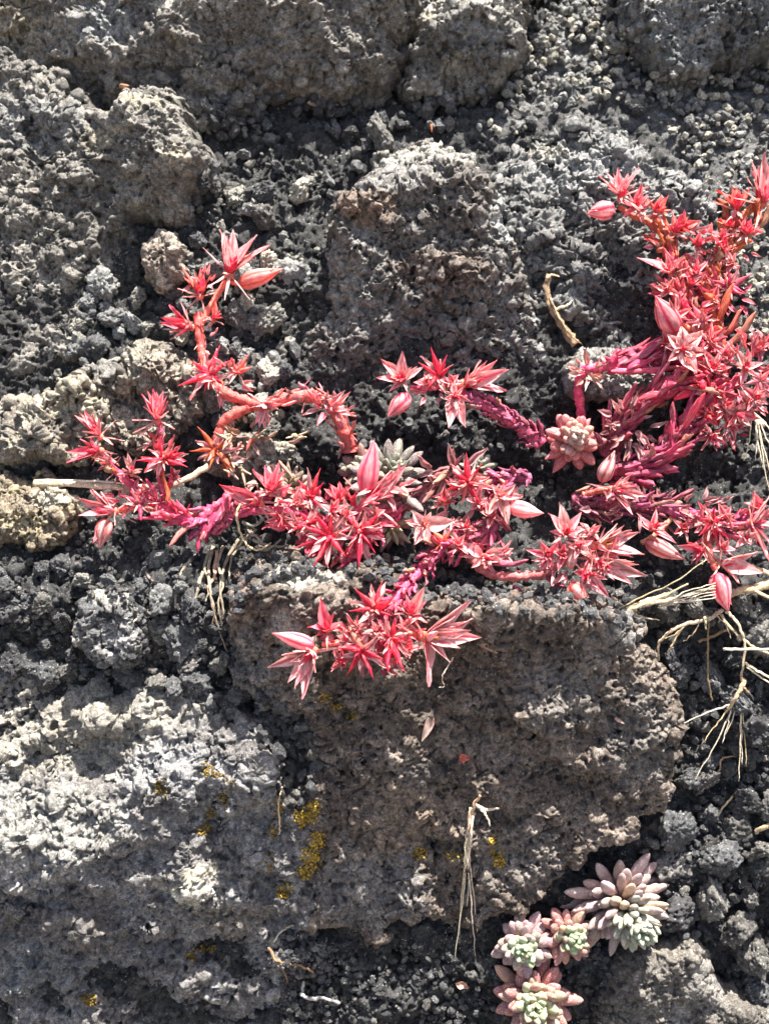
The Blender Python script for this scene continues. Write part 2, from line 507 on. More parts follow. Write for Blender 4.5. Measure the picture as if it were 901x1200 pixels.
rock("rock", "squarish dark lava rock with pale dusty flecks, in the gravel left of the roots", "rock",
     [(78, 720), (100, 694), (140, 688), (160, 705), (172, 740), (168, 772), (148, 792), (112, 786), (82, 770), (68, 748)],
     40, (0, 0.05), R=22, H=70, col=(0.13, 0.134, 0.142), col2=(0.085, 0.088, 0.094), seed=10, rough=dict(knob=1.1, pit=1.2), low=10, sp=1.0, wob=6,
     folds=[(75, 728, 165, 712, -0.6, 0.0)],
     patches=[(128, 700, 30, 10, PALE, 0.7), (82, 748, 14, 18, PALE, 0.6), (138, 752, 30, 22, (0.36, 0.36, 0.36), 0.6)])
rock("boulder", "big lower left lava boulder with a chalky sunlit top and shaded underside", "boulder",
     [(-80, 790), (-10, 775), (40, 768), (85, 800), (115, 812), (150, 785), (190, 776), (215, 810), (255, 822), (300, 846), (330, 890), (336, 935), (376, 985), (362, 1030), (390, 1075), (366, 1130), (396, 1290), (-80, 1290)],
     52, (0.02, 0.0), R=26, H=100, col=(0.235, 0.235, 0.24), col2=(0.15, 0.145, 0.145), seed=11, rough=dict(knob=0.9, pit=0.75, lump=1.3), low=16,
     folds=[(-40, 1000, 330, 900, -0.34, -0.30), (-40, 905, 260, 868, -0.15, 0.0)],
     feats=[(20, 820, 30, 10), (95, 850, 26, 12), (170, 830, 22, 10), (40, 900, 14, -12), (110, 900, 22, -16), (60, 985, 40, 10), (30, 1020, 10, -14), (230, 900, 40, 5), (90, 1040, 30, 8), (110, 1175, 16, -18), (222, 1052, 20, 16), (60, 930, 40, -10), (150, 880, 18, -12)],
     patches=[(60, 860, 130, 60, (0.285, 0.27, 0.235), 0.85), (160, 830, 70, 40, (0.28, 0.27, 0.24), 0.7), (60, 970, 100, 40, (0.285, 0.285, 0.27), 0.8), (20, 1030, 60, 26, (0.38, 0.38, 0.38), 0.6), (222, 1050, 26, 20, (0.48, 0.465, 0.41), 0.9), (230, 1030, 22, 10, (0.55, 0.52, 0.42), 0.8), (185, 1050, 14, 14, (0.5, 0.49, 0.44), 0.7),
              (205, 900, 50, 30, (0.27, 0.28, 0.30), 0.5), (290, 960, 40, 60, (0.28, 0.275, 0.275), 0.5), (40, 1100, 90, 30, (0.13, 0.12, 0.115), 0.5), (20, 1160, 60, 40, (0.18, 0.2, 0.22), 0.5), (250, 1090, 60, 18, (0.19, 0.15, 0.1), 0.4)])  # pale crust and lichen; sunlit bands also painted paler, the underside darker
rock("boulder", "massive dark brown lava boulder under the red plants, its face in shade", "boulder",
     [(262, 690), (300, 655), (360, 638), (430, 655), (500, 690), (560, 690), (640, 690), (700, 700), (745, 715), (780, 770), (802, 820), (808, 880), (792, 940), (765, 985), (715, 1010), (680, 1045), (640, 1078), (590, 1105), (560, 1138), (528, 1120), (500, 1090), (470, 1105), (450, 1135), (415, 1115), (385, 1120), (312, 1090), (276, 1030), (304, 960), (276, 905), (300, 850), (262, 800), (276, 750)],
     22, (0.03, 0.30), R=28, H=110, col=(0.215, 0.18, 0.156), col2=(0.12, 0.097, 0.082), seed=12, rough=dict(knob=0.8, pit=0.8, fine=1.2, lump=1.2), low=14,
     folds=[(270, 700, 720, 712, -0.5, 0.0), (260, 890, 820, 890, 0.0, 0.17)],
     feats=[(340, 860, 22, -22), (350, 900, 18, -14), (470, 1000, 40, -16), (390, 1010, 40, 8), (470, 930, 50, 14), (640, 830, 80, 14), (540, 860, 24, -12), (720, 960, 40, 12), (600, 760, 40, -6), (460, 1060, 40, 8), (500, 990, 14, -10), (640, 1040, 40, 6)],
     patches=[(350, 672, 36, 14, (0.40, 0.39, 0.345), 0.85), (340, 735, 20, 26, (0.42, 0.42, 0.39), 0.7), (390, 672, 20, 8, (0.38, 0.37, 0.33), 0.7), (300, 800, 30, 60, (0.2, 0.205, 0.21), 0.5), (480, 950, 70, 45, (0.24, 0.19, 0.15), 0.65), (430, 1050, 70, 50, (0.22, 0.22, 0.225), 0.6), (650, 810, 50, 40, (0.2, 0.195, 0.19), 0.5), (740, 860, 40, 60, (0.195, 0.19, 0.185), 0.5),
              (340, 880, 26, 45, (0.07, 0.07, 0.072), 0.7), (520, 760, 60, 50, (0.11, 0.08, 0.065), 0.5), (610, 1010, 60, 40, (0.19, 0.175, 0.165), 0.6), (290, 700, 18, 24, (0.22, 0.14, 0.1), 0.6), (500, 905, 30, 20, (0.06, 0.06, 0.062), 0.6), (720, 730, 30, 24, (0.24, 0.25, 0.26), 0.5)])
rock("boulder", "smooth brown rock face in the bottom right corner, below the loose stones", "boulder",
     [(700, 1250), (700, 1170), (725, 1120), (765, 1095), (810, 1085), (835, 1110), (860, 1160), (940, 1180), (990, 1300), (720, 1300)],
     10, (0.0, 0.25), R=40, H=80, col=(0.20, 0.185, 0.165), col2=(0.13, 0.122, 0.112), seed=13, rough=dict(knob=0.6, pit=0.5, lump=0.9), low=8,
     patches=[(830, 1150, 30, 40, (0.25, 0.245, 0.235), 0.5), (800, 1190, 10, 20, (0.4, 0.4, 0.38), 0.5)])
rock("rock", "small crusted rock tucked under the arching purple stem, right of the middle boulder", "rock",
     [(655, 440), (668, 412), (690, 398), (725, 396), (760, 392), (790, 405), (800, 440), (770, 462), (720, 470), (670, 468)],
     -52, (0, 0.0), R=24, H=70, col=(0.32, 0.32, 0.31), col2=(0.2, 0.195, 0.185), seed=14, rough=dict(knob=1.2, pit=1.0), low=8, sp=1.0, wob=6, folds=[(655, 425, 800, 410, -0.6, 0.2)])
rock("rock", "pale knobbly rock behind the top of the straw, among dark gravel left of the plants", "rock",
     [(232, 520), (250, 505), (285, 500), (330, 510), (345, 535), (330, 565), (280, 572), (240, 560)],
     -32, (0, -0.1), R=24, H=60, col=(0.34, 0.32, 0.27), col2=(0.2, 0.185, 0.16), seed=15, rough=dict(knob=1.4, pit=1.2), low=8, sp=1.0, wob=6)

# ------------------------------------------------------------------ soil, and the ground at the foot of the face
P_RIGHT = [(620, 60), (640, -20), (740, -30), (735, 20), (770, 80), (815, 95), (900, 70), (960, 60), (960, 420), (860, 390), (860, 290), (835, 225), (775, 148), (720, 115), (660, 120), (600, 160), (560, 150), (600, 95)]
def build_soil():
    sp = 2.0
    x = np.arange(-600, 600, sp); y = np.arange(-770, 780, sp)
    X, Y = np.meshgrid(x, y)
    h = ground_h(X, Y)
    jx = np.clip(((x - HX0) / HS).astype(int), 0, HM.shape[1] - 1)
    jy = np.clip(((y - HY0) / HS).astype(int), 0, HM.shape[0] - 1)
    cover = HM[np.ix_(jy, jx)] - h
    rim = (np.abs(X) > 590) | (Y < -760) | (Y > 770)
    keep = (cover < 26) | rim
    idx = np.full(X.shape, -1, np.int64)
    idx[keep] = np.arange(keep.sum())
    p = np.stack([X[keep], Y[keep], h[keep]], 1).astype(np.float32)
    V = p.copy()
    gy_, gx_ = np.gradient(h, sp)
    nn = np.stack([-gx_[keep], -gy_[keep], np.ones(len(p))], 1); nn /= np.linalg.norm(nn, axis=1)[:, None]
    w, r = worley(p / 17 + 2, 77)
    d = scoria(p + 31, 1.1, 0.8, 1.4, 1.3, seed=21) + 7 * (0.55 - w) * (0.4 + r)
    V = p + nn * d[:, None]
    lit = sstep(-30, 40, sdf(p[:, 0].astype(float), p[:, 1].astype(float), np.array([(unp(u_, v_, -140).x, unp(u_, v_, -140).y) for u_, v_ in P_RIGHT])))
    V = p + nn * (d * (1 - 0.6 * lit))[:, None]
    splat(V)
    m = fbm(p / 30, 3, 80)[:, None]
    C = np.array((0.042, 0.042, 0.042)) * (1 + 0.5 * m) * (0.7 + 0.6 * r[:, None])
    C = C * (1 + 1.6 * lit[:, None])  # sunlight painted in: paler soil on the bright upper right slope
    q = np.stack([idx[:-1, :-1], idx[:-1, 1:], idx[1:, 1:], idx[1:, :-1]], -1).reshape(-1, 4)
    q = q[(q >= 0).all(1)]
    me = fast_mesh("soil_slope", nworld(V), q, {"col": np.clip(C, 0.01, 1)}, True, M_SOIL)
    o = link(bpy.data.objects.new("soil_slope", me)); tag(o, kind="structure")
    # the same slope carried on far outside the view
    x = np.arange(-2600, 2601, 14.0); y = np.arange(-1500, 2601, 14.0)
    X, Y = np.meshgrid(x, y)
    h = ground_h(X, Y)
    far = np.maximum(np.abs(X) - 560, np.maximum(np.abs(Y) - 730, 0))
    far = np.maximum(np.maximum(np.abs(X) - 560, np.abs(Y) - 730), 0)
    p = np.stack([X.ravel() / 130, Y.ravel() / 130, np.full(X.size, 9.0)], 1)
    bump = np.maximum(fbm(p, 4, 90) * 45 + 12, -10).reshape(X.shape)
    h = h - 34 * (far < 1) + np.where(far > 0, bump * np.clip(far / 80, 0, 1) + 0 * far, 0) - 10
    p = np.stack([X.ravel(), Y.ravel(), h.ravel()], 1).astype(np.float32)
    w, r = worley(p / 75, 92)
    w2, r2 = worley(p / 38, 93)
    V = p.copy()
    V[:, 2] += ((far > 0).ravel() * (34 * (0.5 - w) * (0.4 + r) + 20 * (0.5 - w2) * (0.4 + r2) + 7 * perlin(p / 30, 94)))
    idx = np.arange(X.size).reshape(X.shape)
    q = np.stack([idx[:-1, :-1], idx[:-1, 1:], idx[1:, 1:], idx[1:, :-1]], -1).reshape(-1, 4)
    C = np.array((0.10, 0.097, 0.09)) * (1 + 0.5 * fbm(p / 60, 3, 91)[:, None])
    me = fast_mesh("hillside", nworld(V), q, {"col": np.clip(C, 0.01, 1)}, True, M_SOIL)
    o = link(bpy.data.objects.new("hillside", me)); tag(o, kind="structure")
build_soil()
m, nt, b = new_mat("ash_ground")
tc = N(nt, "ShaderNodeNewGeometry")
no = N(nt, "ShaderNodeTexNoise", ins={'Scale': 40.0, 'Detail': 6})
L(nt, tc.outputs['Position'], no.inputs['Vector'])
L(nt, mixc(nt, no.outputs[0], (0.10, 0.085, 0.07), (0.18, 0.155, 0.13)), b.inputs['Base Color'])
b.inputs['Roughness'].default_value = 0.95
zg = -0.31
gv = np.array([[-300, -300, zg], [300, -300, zg], [300, 300, zg], [-300, 300, zg]])
o = link(bpy.data.objects.new("ground", fast_mesh("ground", gv, [[0, 1, 2, 3]], None, False, m)))
tag(o, kind="structure")

# ------------------------------------------------------------------ stones and gravel
import bmesh
def ico(sub):
    bm = bmesh.new()
    bmesh.ops.create_icosphere(bm, subdivisions=sub, radius=1.0)
    bm.verts.ensure_lookup_table()
    V = np.array([v.co[:] for v in bm.verts], np.float32)
    F = np.array([[v.index for v in f.verts] for f in bm.faces], np.int32)
    bm.free()
    return V, F

ICO4, ICO2, ICO1 = ico(5), ico(2), ico(1)
def stone_shape(V, seed, amp=1.0):
    """a rough clinker: flat facets cut off a ball, then knobs and pits"""
    r = np.random.default_rng(seed)
    n = V / np.linalg.norm(V, axis=1)[:, None]
    R = np.ones(len(V), np.float32) * 1.25
    for _ in range(9):
        a = r.normal(size=3); a /= np.linalg.norm(a)
        c = n @ a
        R = np.where(c > 0.1, np.minimum(R, (0.72 + 0.3 * r.random()) / np.maximum(c, 0.1)), R)
    P = n * R[:, None]
    o = seed * 3.1
    R = R + amp * (0.16 * fbm(n * 1.7 + o, 3, 3))
    if len(V) > 500:
        w, k = worley(P * 2.3 + o, 4)
        R = R + amp * 0.34 * (0.5 - w) * (0.4 + k)
        w, k = worley(P * 4.6 + o, 5)
        R = R + amp * 0.24 * (0.5 - w) * (0.4 + k)
        w, k = worley(P * 3.4 + o + 5, 6)
        R = R - amp * 0.3 * (1 - sstep(0.1, 0.45, w)) * (k > 0.5)
        R = R + amp * 0.06 * fbm(P * 9 + o, 2, 7)
    return n * R[:, None] * np.array([1.0, 0.85 + 0.3 * r.random(), 0.8])

STONES = [fast_mesh("stone", stone_shape(ICO4[0], 100 + k), ICO4[1], None, True, M_STONE) for k in range(9)]
GRAINS = []
for _k in range(14):
    _v = stone_shape(ICO2[0], 200 + _k, 1.6)
    _n = _v / np.linalg.norm(_v, axis=1)[:, None]
    GRAINS.append(_v * (1 + 0.34 * perlin(_n * 2.6 + _k * 4.7, 8) + 0.22 * perlin(_n * 5.5 + _k * 2.3, 9))[:, None])

def rnd_rot(r):
    q = r.normal(size=4); q /= np.linalg.norm(q)
    return Quaternion(q).to_matrix()

def in_poly(u, v, P):
    c = False
    for (ax, ay), (bx, by) in zip(P, P[1:] + P[:1]):
        if (ay > v) != (by > v) and u < (bx - ax) * (v - ay) / (by - ay) + ax: c = not c
    return c

def scatter(poly, n, rmin, rmax, seed, power=1.6, gap=0.8, avoid=None, hmax=60):
    r = np.random.default_rng(seed)
    us = [p[0] for p in poly]; vs = [p[1] for p in poly]
    out, cells = list(avoid or []), []
    tries = 0
    rad = sorted((rmin + (rmax - rmin) * r.random(n) ** power), reverse=True)
    O = np.array([(a, b, c) for a, b, c in out]).reshape(-1, 3)
    for rr in rad:
        for _ in range(26):
            u = r.uniform(min(us), max(us)); v = r.uniform(min(vs), max(vs))
            if not in_poly(u, v, poly): continue
            if len(O) and (((O[:, 0] - u) ** 2 + (O[:, 1] - v) ** 2) < (gap * (O[:, 2] + rr)) ** 2).any(): continue
            O = np.concatenate([O, [[u, v, rr]]])
            cells.append((u, v, rr))
            break
    return cells

STONE_COUNT = 0
def tone(c):
    m = sum(c) / 3
    return "black" if m < 0.062 else "dark grey" if m < 0.105 else "grey" if m < 0.16 else "pale"

def stone_things(cells, where, group, cols, seed, sink=0.25, lift=0.0, over=16):
    """each stone a thing of its own, half sunk in what it lies on; where: [(u, v, words)] landmarks of the bed"""
    global STONE_COUNT
    r = np.random.default_rng(seed)
    seen = {}
    for (u, v, rr) in sorted(cells, key=lambda a: -a[2]):
        p = surf(u, v, HD)
        if hm_at(p.x, p.y) - hm_at(p.x, p.y, HG) > over: continue       # on a boulder: none lie there
        p.z += rr * (0.55 - sink) + lift
        o = bpy.data.objects.new("stone", STONES[r.integers(len(STONES))])
        s = rr * PX
        m = R3 @ rnd_rot(r) @ Matrix.Diagonal((s * r.uniform(0.85, 1.15), s * r.uniform(0.8, 1.1), s * r.uniform(0.8, 1.1)))
        link(o, None, Matrix.Translation(to_world(p)) @ m.to_4x4())
        c = np.array(cols[r.integers(len(cols))]) * r.uniform(0.8, 1.25)
        o.color = (*c, 1)
        w = min(where, key=lambda a: (a[0] - u) ** 2 + (a[1] - v) ** 2)[2]
        k = seen[w] = seen.get(w, 0) + 1
        size = "largest" if k == 1 else "second largest" if k == 2 else "big" if rr > 15 else "middling" if rr > 11 else "small"
        tag(o, f"{size} {tone(c)} lava stone {w}", "stone", group)
        STONE_COUNT += 1

def gravel(cells, cols, seed, over=44, mat=None):
    r = np.random.default_rng(seed)
    Vs, Fs, Cs = [], [], []
    base = 0
    for (u, v, rr) in cells:
        p = surf(u, v, HD)
        if hm_at(p.x, p.y) - hm_at(p.x, p.y, HG) > over: continue
        G = GRAINS[r.integers(len(GRAINS))]
        A = np.array(rnd_rot(r))
        V = (G * rr * np.array([1, r.uniform(.8, 1.1), r.uniform(.8, 1.1)])) @ A.T + np.array([p.x, p.y, p.z + rr * 0.3 + 0.5])
        Vs.append(V); Fs.append(ICO2[1] + base); base += len(V)
        c = np.array(cols[r.integers(len(cols))]) * r.uniform(0.7, 1.3)
        Cs.append(np.tile(c, (len(V), 1)))
    me = fast_mesh("gravel", nworld(np.concatenate(Vs)), np.concatenate(Fs), {"col": np.concatenate(Cs)}, False, M_ROCK)
    o = link(bpy.data.objects.new("gravel", me))
    tag(o, kind="stuff")
    return o

DK = [(0.085, 0.086, 0.088), (0.12, 0.115, 0.105), (0.06, 0.061, 0.064), (0.2, 0.195, 0.17), (0.14, 0.14, 0.138)]
LT = [(0.22, 0.212, 0.185), (0.18, 0.18, 0.172), (0.13, 0.13, 0.127), (0.3, 0.28, 0.23)]
BK = [(0.06, 0.061, 0.065), (0.08, 0.081, 0.084), (0.05, 0.05, 0.053), (0.11, 0.104, 0.098)]

GV = [(0.30, 0.285, 0.24), (0.22, 0.22, 0.21), (0.14, 0.14, 0.138), (0.36, 0.335, 0.27), (0.2, 0.195, 0.18), (0.09, 0.09, 0.092)]
P_LEFT = [(225, 232), (262, 180), (300, 172), (360, 180), (430, 158), (470, 150), (415, 200), (385, 270), (360, 345), (345, 420), (335, 470), (330, 510), (250, 500), (245, 420), (200, 390), (150, 385), (110, 420), (60, 445), (90, 390), (115, 330), (160, 345), (215, 340), (222, 270)]
P_POCKET = [(236, 118), (300, 112), (450, 118), (478, 122), (560, 108), (600, 100), (560, 150), (470, 148), (400, 160), (300, 172), (258, 160)]
P_LOWLEFT = [(-40, 650), (60, 660), (110, 620), (200, 620), (260, 650), (270, 740), (285, 830), (300, 850), (250, 830), (200, 800), (110, 798), (50, 780), (-40, 788)]
P_LEDGE = [(240, 560), (400, 530), (440, 500), (640, 470), (700, 470), (960, 450), (960, 720), (720, 710), (560, 690), (440, 655), (300, 650), (250, 640)]
P_LOWRIGHT = [(755, 715), (830, 690), (960, 700), (960, 1200), (860, 1160), (830, 1100), (760, 1090), (700, 1130), (690, 1060), (720, 1015), (770, 985), (800, 940), (812, 880), (805, 815)]
P_FOOT = [(330, 1080), (400, 1115), (450, 1135), (470, 1105), (510, 1110), (560, 1140), (690, 1050), (720, 1110), (690, 1240), (330, 1240)]
P_RIM = [(262, 690), (300, 648), (430, 648), (560, 682), (720, 692), (775, 720), (740, 735), (690, 722), (560, 714), (500, 705), (430, 676), (380, 664), (320, 680), (280, 715)]
P_CRACK = [(300, 800), (340, 830), (372, 850), (370, 920), (340, 960), (310, 930)]

c1 = scatter(P_LEFT, 130, 8, 20, 1, 1.6, 0.64)
c1 += [(275, 236, 19), (320, 238, 9)]
stone_things(c1, [(300, 190, "below the dark gravel pocket"), (400, 190, "behind the middle boulder's top"), (250, 240, "beside the wide left rock's right end"), (340, 260, "by the middle boulder's upper left flank"), (300, 310, "right of the upper left flower's tip"), (330, 380, "by the middle boulder's lower left flank"), (210, 370, "under the fist-shaped pale rock"), (130, 380, "over the cream knobbly rock"), (280, 420, "right of the coral stem's star"), (300, 480, "under the arch of the coral stem"), (80, 430, "at the wide left rock's foot")], "stones heaped left of the middle boulder", GV[:4] + DK, 1)
c2 = scatter(P_RIGHT, 46, 6, 12, 2, 2.0, 0.9)
stone_things(c2, [(690, 40, "in the gravel between the two top rocks"), (640, 110, "in the gravel right of the crested block"), (580, 140, "in the gravel behind the middle boulder"), (830, 130, "in the gravel under the slate-grey rock"), (900, 120, "in the gravel under the slate-grey rock's right end"), (890, 220, "in the gravel at the right edge, above the tall shoots"), (890, 330, "in the gravel behind the tall shoots")], "stones in the upper right gravel", DK + LT, 2)
c3 = [(60, 788, 17), (118, 806, 15), (20, 776, 14), (205, 806, 13), (165, 790, 10)] + scatter(P_LOWLEFT, 60, 8, 20, 3, 1.8, 0.7, [(122, 740, 60)])
stone_things(c3, [(20, 690, "at the left edge under the ochre rock"), (80, 660, "below the pendent pink bud"), (150, 650, "under the low far left shoot"), (40, 770, "left of the squarish dark rock"), (210, 720, "beside the roots"), (220, 790, "right of the squarish dark rock's foot"), (120, 805, "on the chalky boulder's upper rim"), (280, 790, "in the gap between chalky and brown boulders")], "stones above the lower left boulder", DK + BK, 3, over=70)
c4 = scatter(P_LOWRIGHT, 78, 9, 24, 4, 1.6, 0.74)
stone_things(c4, [(780, 740, "by the brown boulder's upper right corner"), (850, 740, "behind the forked dry stalk"), (880, 830, "behind the awned grass tuft"), (830, 900, "beside the curved grey rootlet"), (880, 940, "by the short bare twig"), (780, 1000, "above the large rosette"), (850, 1020, "right of the large rosette"), (885, 1090, "at the right edge over the corner rock"), (740, 1120, "under the large rosette"), (800, 1090, "on the corner rock's upper rim"), (885, 1170, "at the bottom right edge")], "stones right of the brown boulder", BK + DK[:2], 4)
print("stones", STONE_COUNT)
gravel(scatter(P_RIGHT, 4200, 2.2, 6.5, 12, 2.0, 0.56, c2), GV, 12)
gravel(scatter(P_LEFT, 1000, 2.2, 9, 13, 1.8, 0.56, c1), DK + LT[:2], 13)
gravel(scatter(P_POCKET, 520, 3, 10, 14, 1.8, 0.6), BK + DK[:3], 14)
gravel(scatter(P_LOWLEFT, 900, 2, 5.5, 15, 1.6, 0.72, c3 + [(122, 740, 56)]), BK + DK[:2], 15)
gravel(scatter(P_LEDGE, 800, 2.2, 7, 16, 1.8, 0.75), BK, 16)
gravel(scatter(P_LOWRIGHT, 520, 2.5, 7, 17, 1.5, 0.72, c4), BK, 17)
gravel(scatter(P_FOOT, 1200, 1.8, 5.5, 18, 1.7, 0.75), BK, 18)
gravel(scatter(P_CRACK, 160, 2.5, 9, 19, 1.8, 0.75), BK, 19, over=60)
gravel(scatter(P_RIM, 900, 2.0, 7, 20, 1.8, 0.6), BK + DK[:1] + [(0.13, 0.1, 0.08)], 20, over=140)  # dark grains added along the rim to stand for the plants' shade
print("gravel built")

# ------------------------------------------------------------------ plant materials
def plant_material(name, pale=None, petal=False, rough=0.5, trans=0.35, stripes=0.0, dots=0.0, fibre=0.0, metric=False):
    m, nt, b = new_mat(name)
    oi = N(nt, "ShaderNodeObjectInfo")
    at = N(nt, "ShaderNodeVertexColor", layer_name="tc")
    sep = N(nt, "ShaderNodeSeparateColor"); L(nt, at.outputs[0], sep.inputs[0])
    t, s, a = sep.outputs[0], sep.outputs[1], sep.outputs[2]
    tc = N(nt, "ShaderNodeTexCoord")
    def noise(sc, scale3=(1, 1, 1), d=3):
        mp = N(nt, "ShaderNodeMapping"); mp.inputs['Scale'].default_value = tuple(x / (26 * PX) for x in scale3) if metric else scale3
        rnd = N(nt, "ShaderNodeVectorMath", operation='ADD')
        L(nt, tc.outputs['Object'], rnd.inputs[0])
        cmb = N(nt, "ShaderNodeCombineXYZ")
        L(nt, math_n(nt, 'MULTIPLY', oi.outputs['Random'], 31.0), cmb.inputs[0]); L(nt, cmb.outputs[0], rnd.inputs[1])
        L(nt, rnd.outputs[0], mp.inputs[0])
        n = N(nt, "ShaderNodeTexNoise", ins={'Scale': sc, 'Detail': d, 'Roughness': 0.6})
        L(nt, mp.outputs[0], n.inputs['Vector'])
        return n.outputs[0]
    col = oi.outputs['Color']
    if petal:
        edge = ramp(nt, s, [(0.10, 0.0), (0.5, 1.0)])
        body = ramp(nt, t, [(0.05, 0.35), (0.35, 1.0), (0.75, 0.95), (1.0, 0.75)])
        f = math_n(nt, 'MULTIPLY', math_n(nt, 'MULTIPLY', edge, body), oi.outputs['Alpha'])
        col = mixc(nt, f, col, (0.95, 0.74, 0.70))
    if stripes:
        st = noise(6.0, (3.2, 0.5, 1), 2)
        st = ramp(nt, st, [(0.40, 1.0), (0.48, 0.0), (0.54, 0.0), (0.62, 1.0)])
        col = mixc(nt, math_n(nt, 'MULTIPLY', math_n(nt, 'SUBTRACT', 1.0, st), stripes), col, mixc(nt, 1.0, col, (0.85, 0.22, 0.32), 'MULTIPLY'))
    if pale is not None:                       # dry papery edges and skin
        k = ramp(nt, noise(4.0, (2.5, 0.8, 2.5), 4), [(0.52, 0.0), (0.7, 0.75)])
        col = mixc(nt, k, col, pale)
    if dots:
        v = N(nt, "ShaderNodeTexVoronoi", ins={'Scale': 16.0}); L(nt, tc.outputs['Object'], v.inputs['Vector'])
        k = ramp(nt, v.outputs['Distance'], [(0.18, dots), (0.42, 0.0)])
        col = mixc(nt, k, col, (0.72, 0.66, 0.62))
    if fibre:
        k = ramp(nt, noise(9.0, (3.0, 0.25, 3.0), 3), [(0.38, 0.55), (0.62, 1.25)])
        col = mixc(nt, fibre, col, mixc(nt, 1.0, col, k, 'MULTIPLY'))
    g = ramp(nt, noise(3.0, (1, 1, 1), 3), [(0.3, 0.72), (0.7, 1.25)])
    col = mixc(nt, 1.0, col, g, 'MULTIPLY')
    L(nt, col, b.inputs['Base Color'])
    b.inputs['Roughness'].default_value = rough
    b.inputs['Specular IOR Level'].default_value = 0.22
    bp = N(nt, "ShaderNodeBump", ins={'Strength': 0.6, 'Distance': 0.8 * PX})
    L(nt, noise(11.0, (1.6, 0.7, 1.6), 3), bp.inputs['Height']); L(nt, bp.outputs[0], b.inputs['Normal'])
    if trans:
        tr = N(nt, "ShaderNodeBsdfTranslucent"); L(nt, col, tr.inputs[0])
        mx = N(nt, "ShaderNodeMixShader", ins={0: trans})
        L(nt, b.outputs[0], mx.inputs[1]); L(nt, tr.outputs[0], mx.inputs[2])
        L(nt, mx.outputs[0], nt.nodes["Material Output"].inputs[0])
    return m

M_PETAL = plant_material("stonecrop_petal", petal=True, stripes=0.42, trans=0.5)
M_FRUIT = plant_material("stonecrop_fruit", rough=0.5, trans=0.38, pale=(0.88, 0.34, 0.34), fibre=0.6)
M_DRYLEAF = plant_material("withered_leaf", pale=(0.62, 0.42, 0.38), rough=0.6, trans=0.3, fibre=0.8)
M_STEM = plant_material("stonecrop_stem", pale=(0.7, 0.25, 0.2), rough=0.6, trans=0.0, fibre=0.9, metric=True)
M_LEAF = plant_material("succulent_leaf", rough=0.55, trans=0.12, dots=0.45)
M_STRAW = plant_material("dry_straw", rough=0.65, trans=0.15, fibre=1.0, metric=True, pale=(0.4, 0.31, 0.2))
M_HUSK = plant_material("dry_husk", rough=0.65, trans=0.2, fibre=1.0)

# ------------------------------------------------------------------ plant shapes (unit length along +Y, face up +Z)
def shell(nt_, ns, width, keel, curl, thick, name, mat, wav=0.0, seed=0):
    """a blade with an upper and a lower skin"""
    r = np.random.default_rng(seed)
    ph = r.random(4) * 6
    V, A = [], []
    ts = np.linspace(0, 1, nt_ + 1); ss = np.linspace(-1, 1, ns + 1)
    for side in (1, -1):
        for t in ts:
            for q in ss:
                w = width(t) * 0.5
                x = q * w + wav * 0.05 * math.sin(7 * t + ph[0]) * t
                z = keel * w * abs(q) ** 1.5 + curl * t * t + side * thick * (1 - q * q) * (0.35 + 0.65 * math.sin(math.pi * min(1, t * 0.9 + 0.1)))
                z += wav * 0.06 * math.sin(9 * t + 2 * q + ph[1]) * t + wav * 0.04 * math.sin(5 * q + 11 * t + ph[2])
                V.append((x, t, z)); A.append((t, abs(q), side * 0.5 + 0.5))
    n1 = (nt_ + 1) * (ns + 1)
    F = []
    for side in (0, 1):
        for i in range(nt_):
            for j in range(ns):
                a = side * n1 + i * (ns + 1) + j
                f = (a, a + 1, a + ns + 2, a + ns + 1)
                F.append(f if side == 0 else f[::-1])
    return fast_mesh(name, np.array(V), np.array(F), {"tc": np.array(A)}, True, mat)

def lance(t):
    return max(0.02, (math.sin(math.pi * min(1, t ** 0.75)) ** 0.9) * (1 - 0.35 * t) + 0.16 * (1 - t))
PETALS = [shell(9, 4, lambda t: lance(t), 0.55, c, 0.035, "petal", M_PETAL, wv, k) for k, (c, wv) in enumerate([(0.10, 0.3), (-0.12, 0.6), (0.02, 0.9), (-0.28, 0.5), (0.2, 0.8), (0.34, 1.3), (-0.4, 1.5)])]
CURLED = [shell(9, 3, lambda t: 0.7 * lance(t) + 0.1, 1.0, c, 0.03, "petal", M_PETAL, 2.6, 20 + k) for k, c in enumerate((0.3, -0.4, 0.1))]

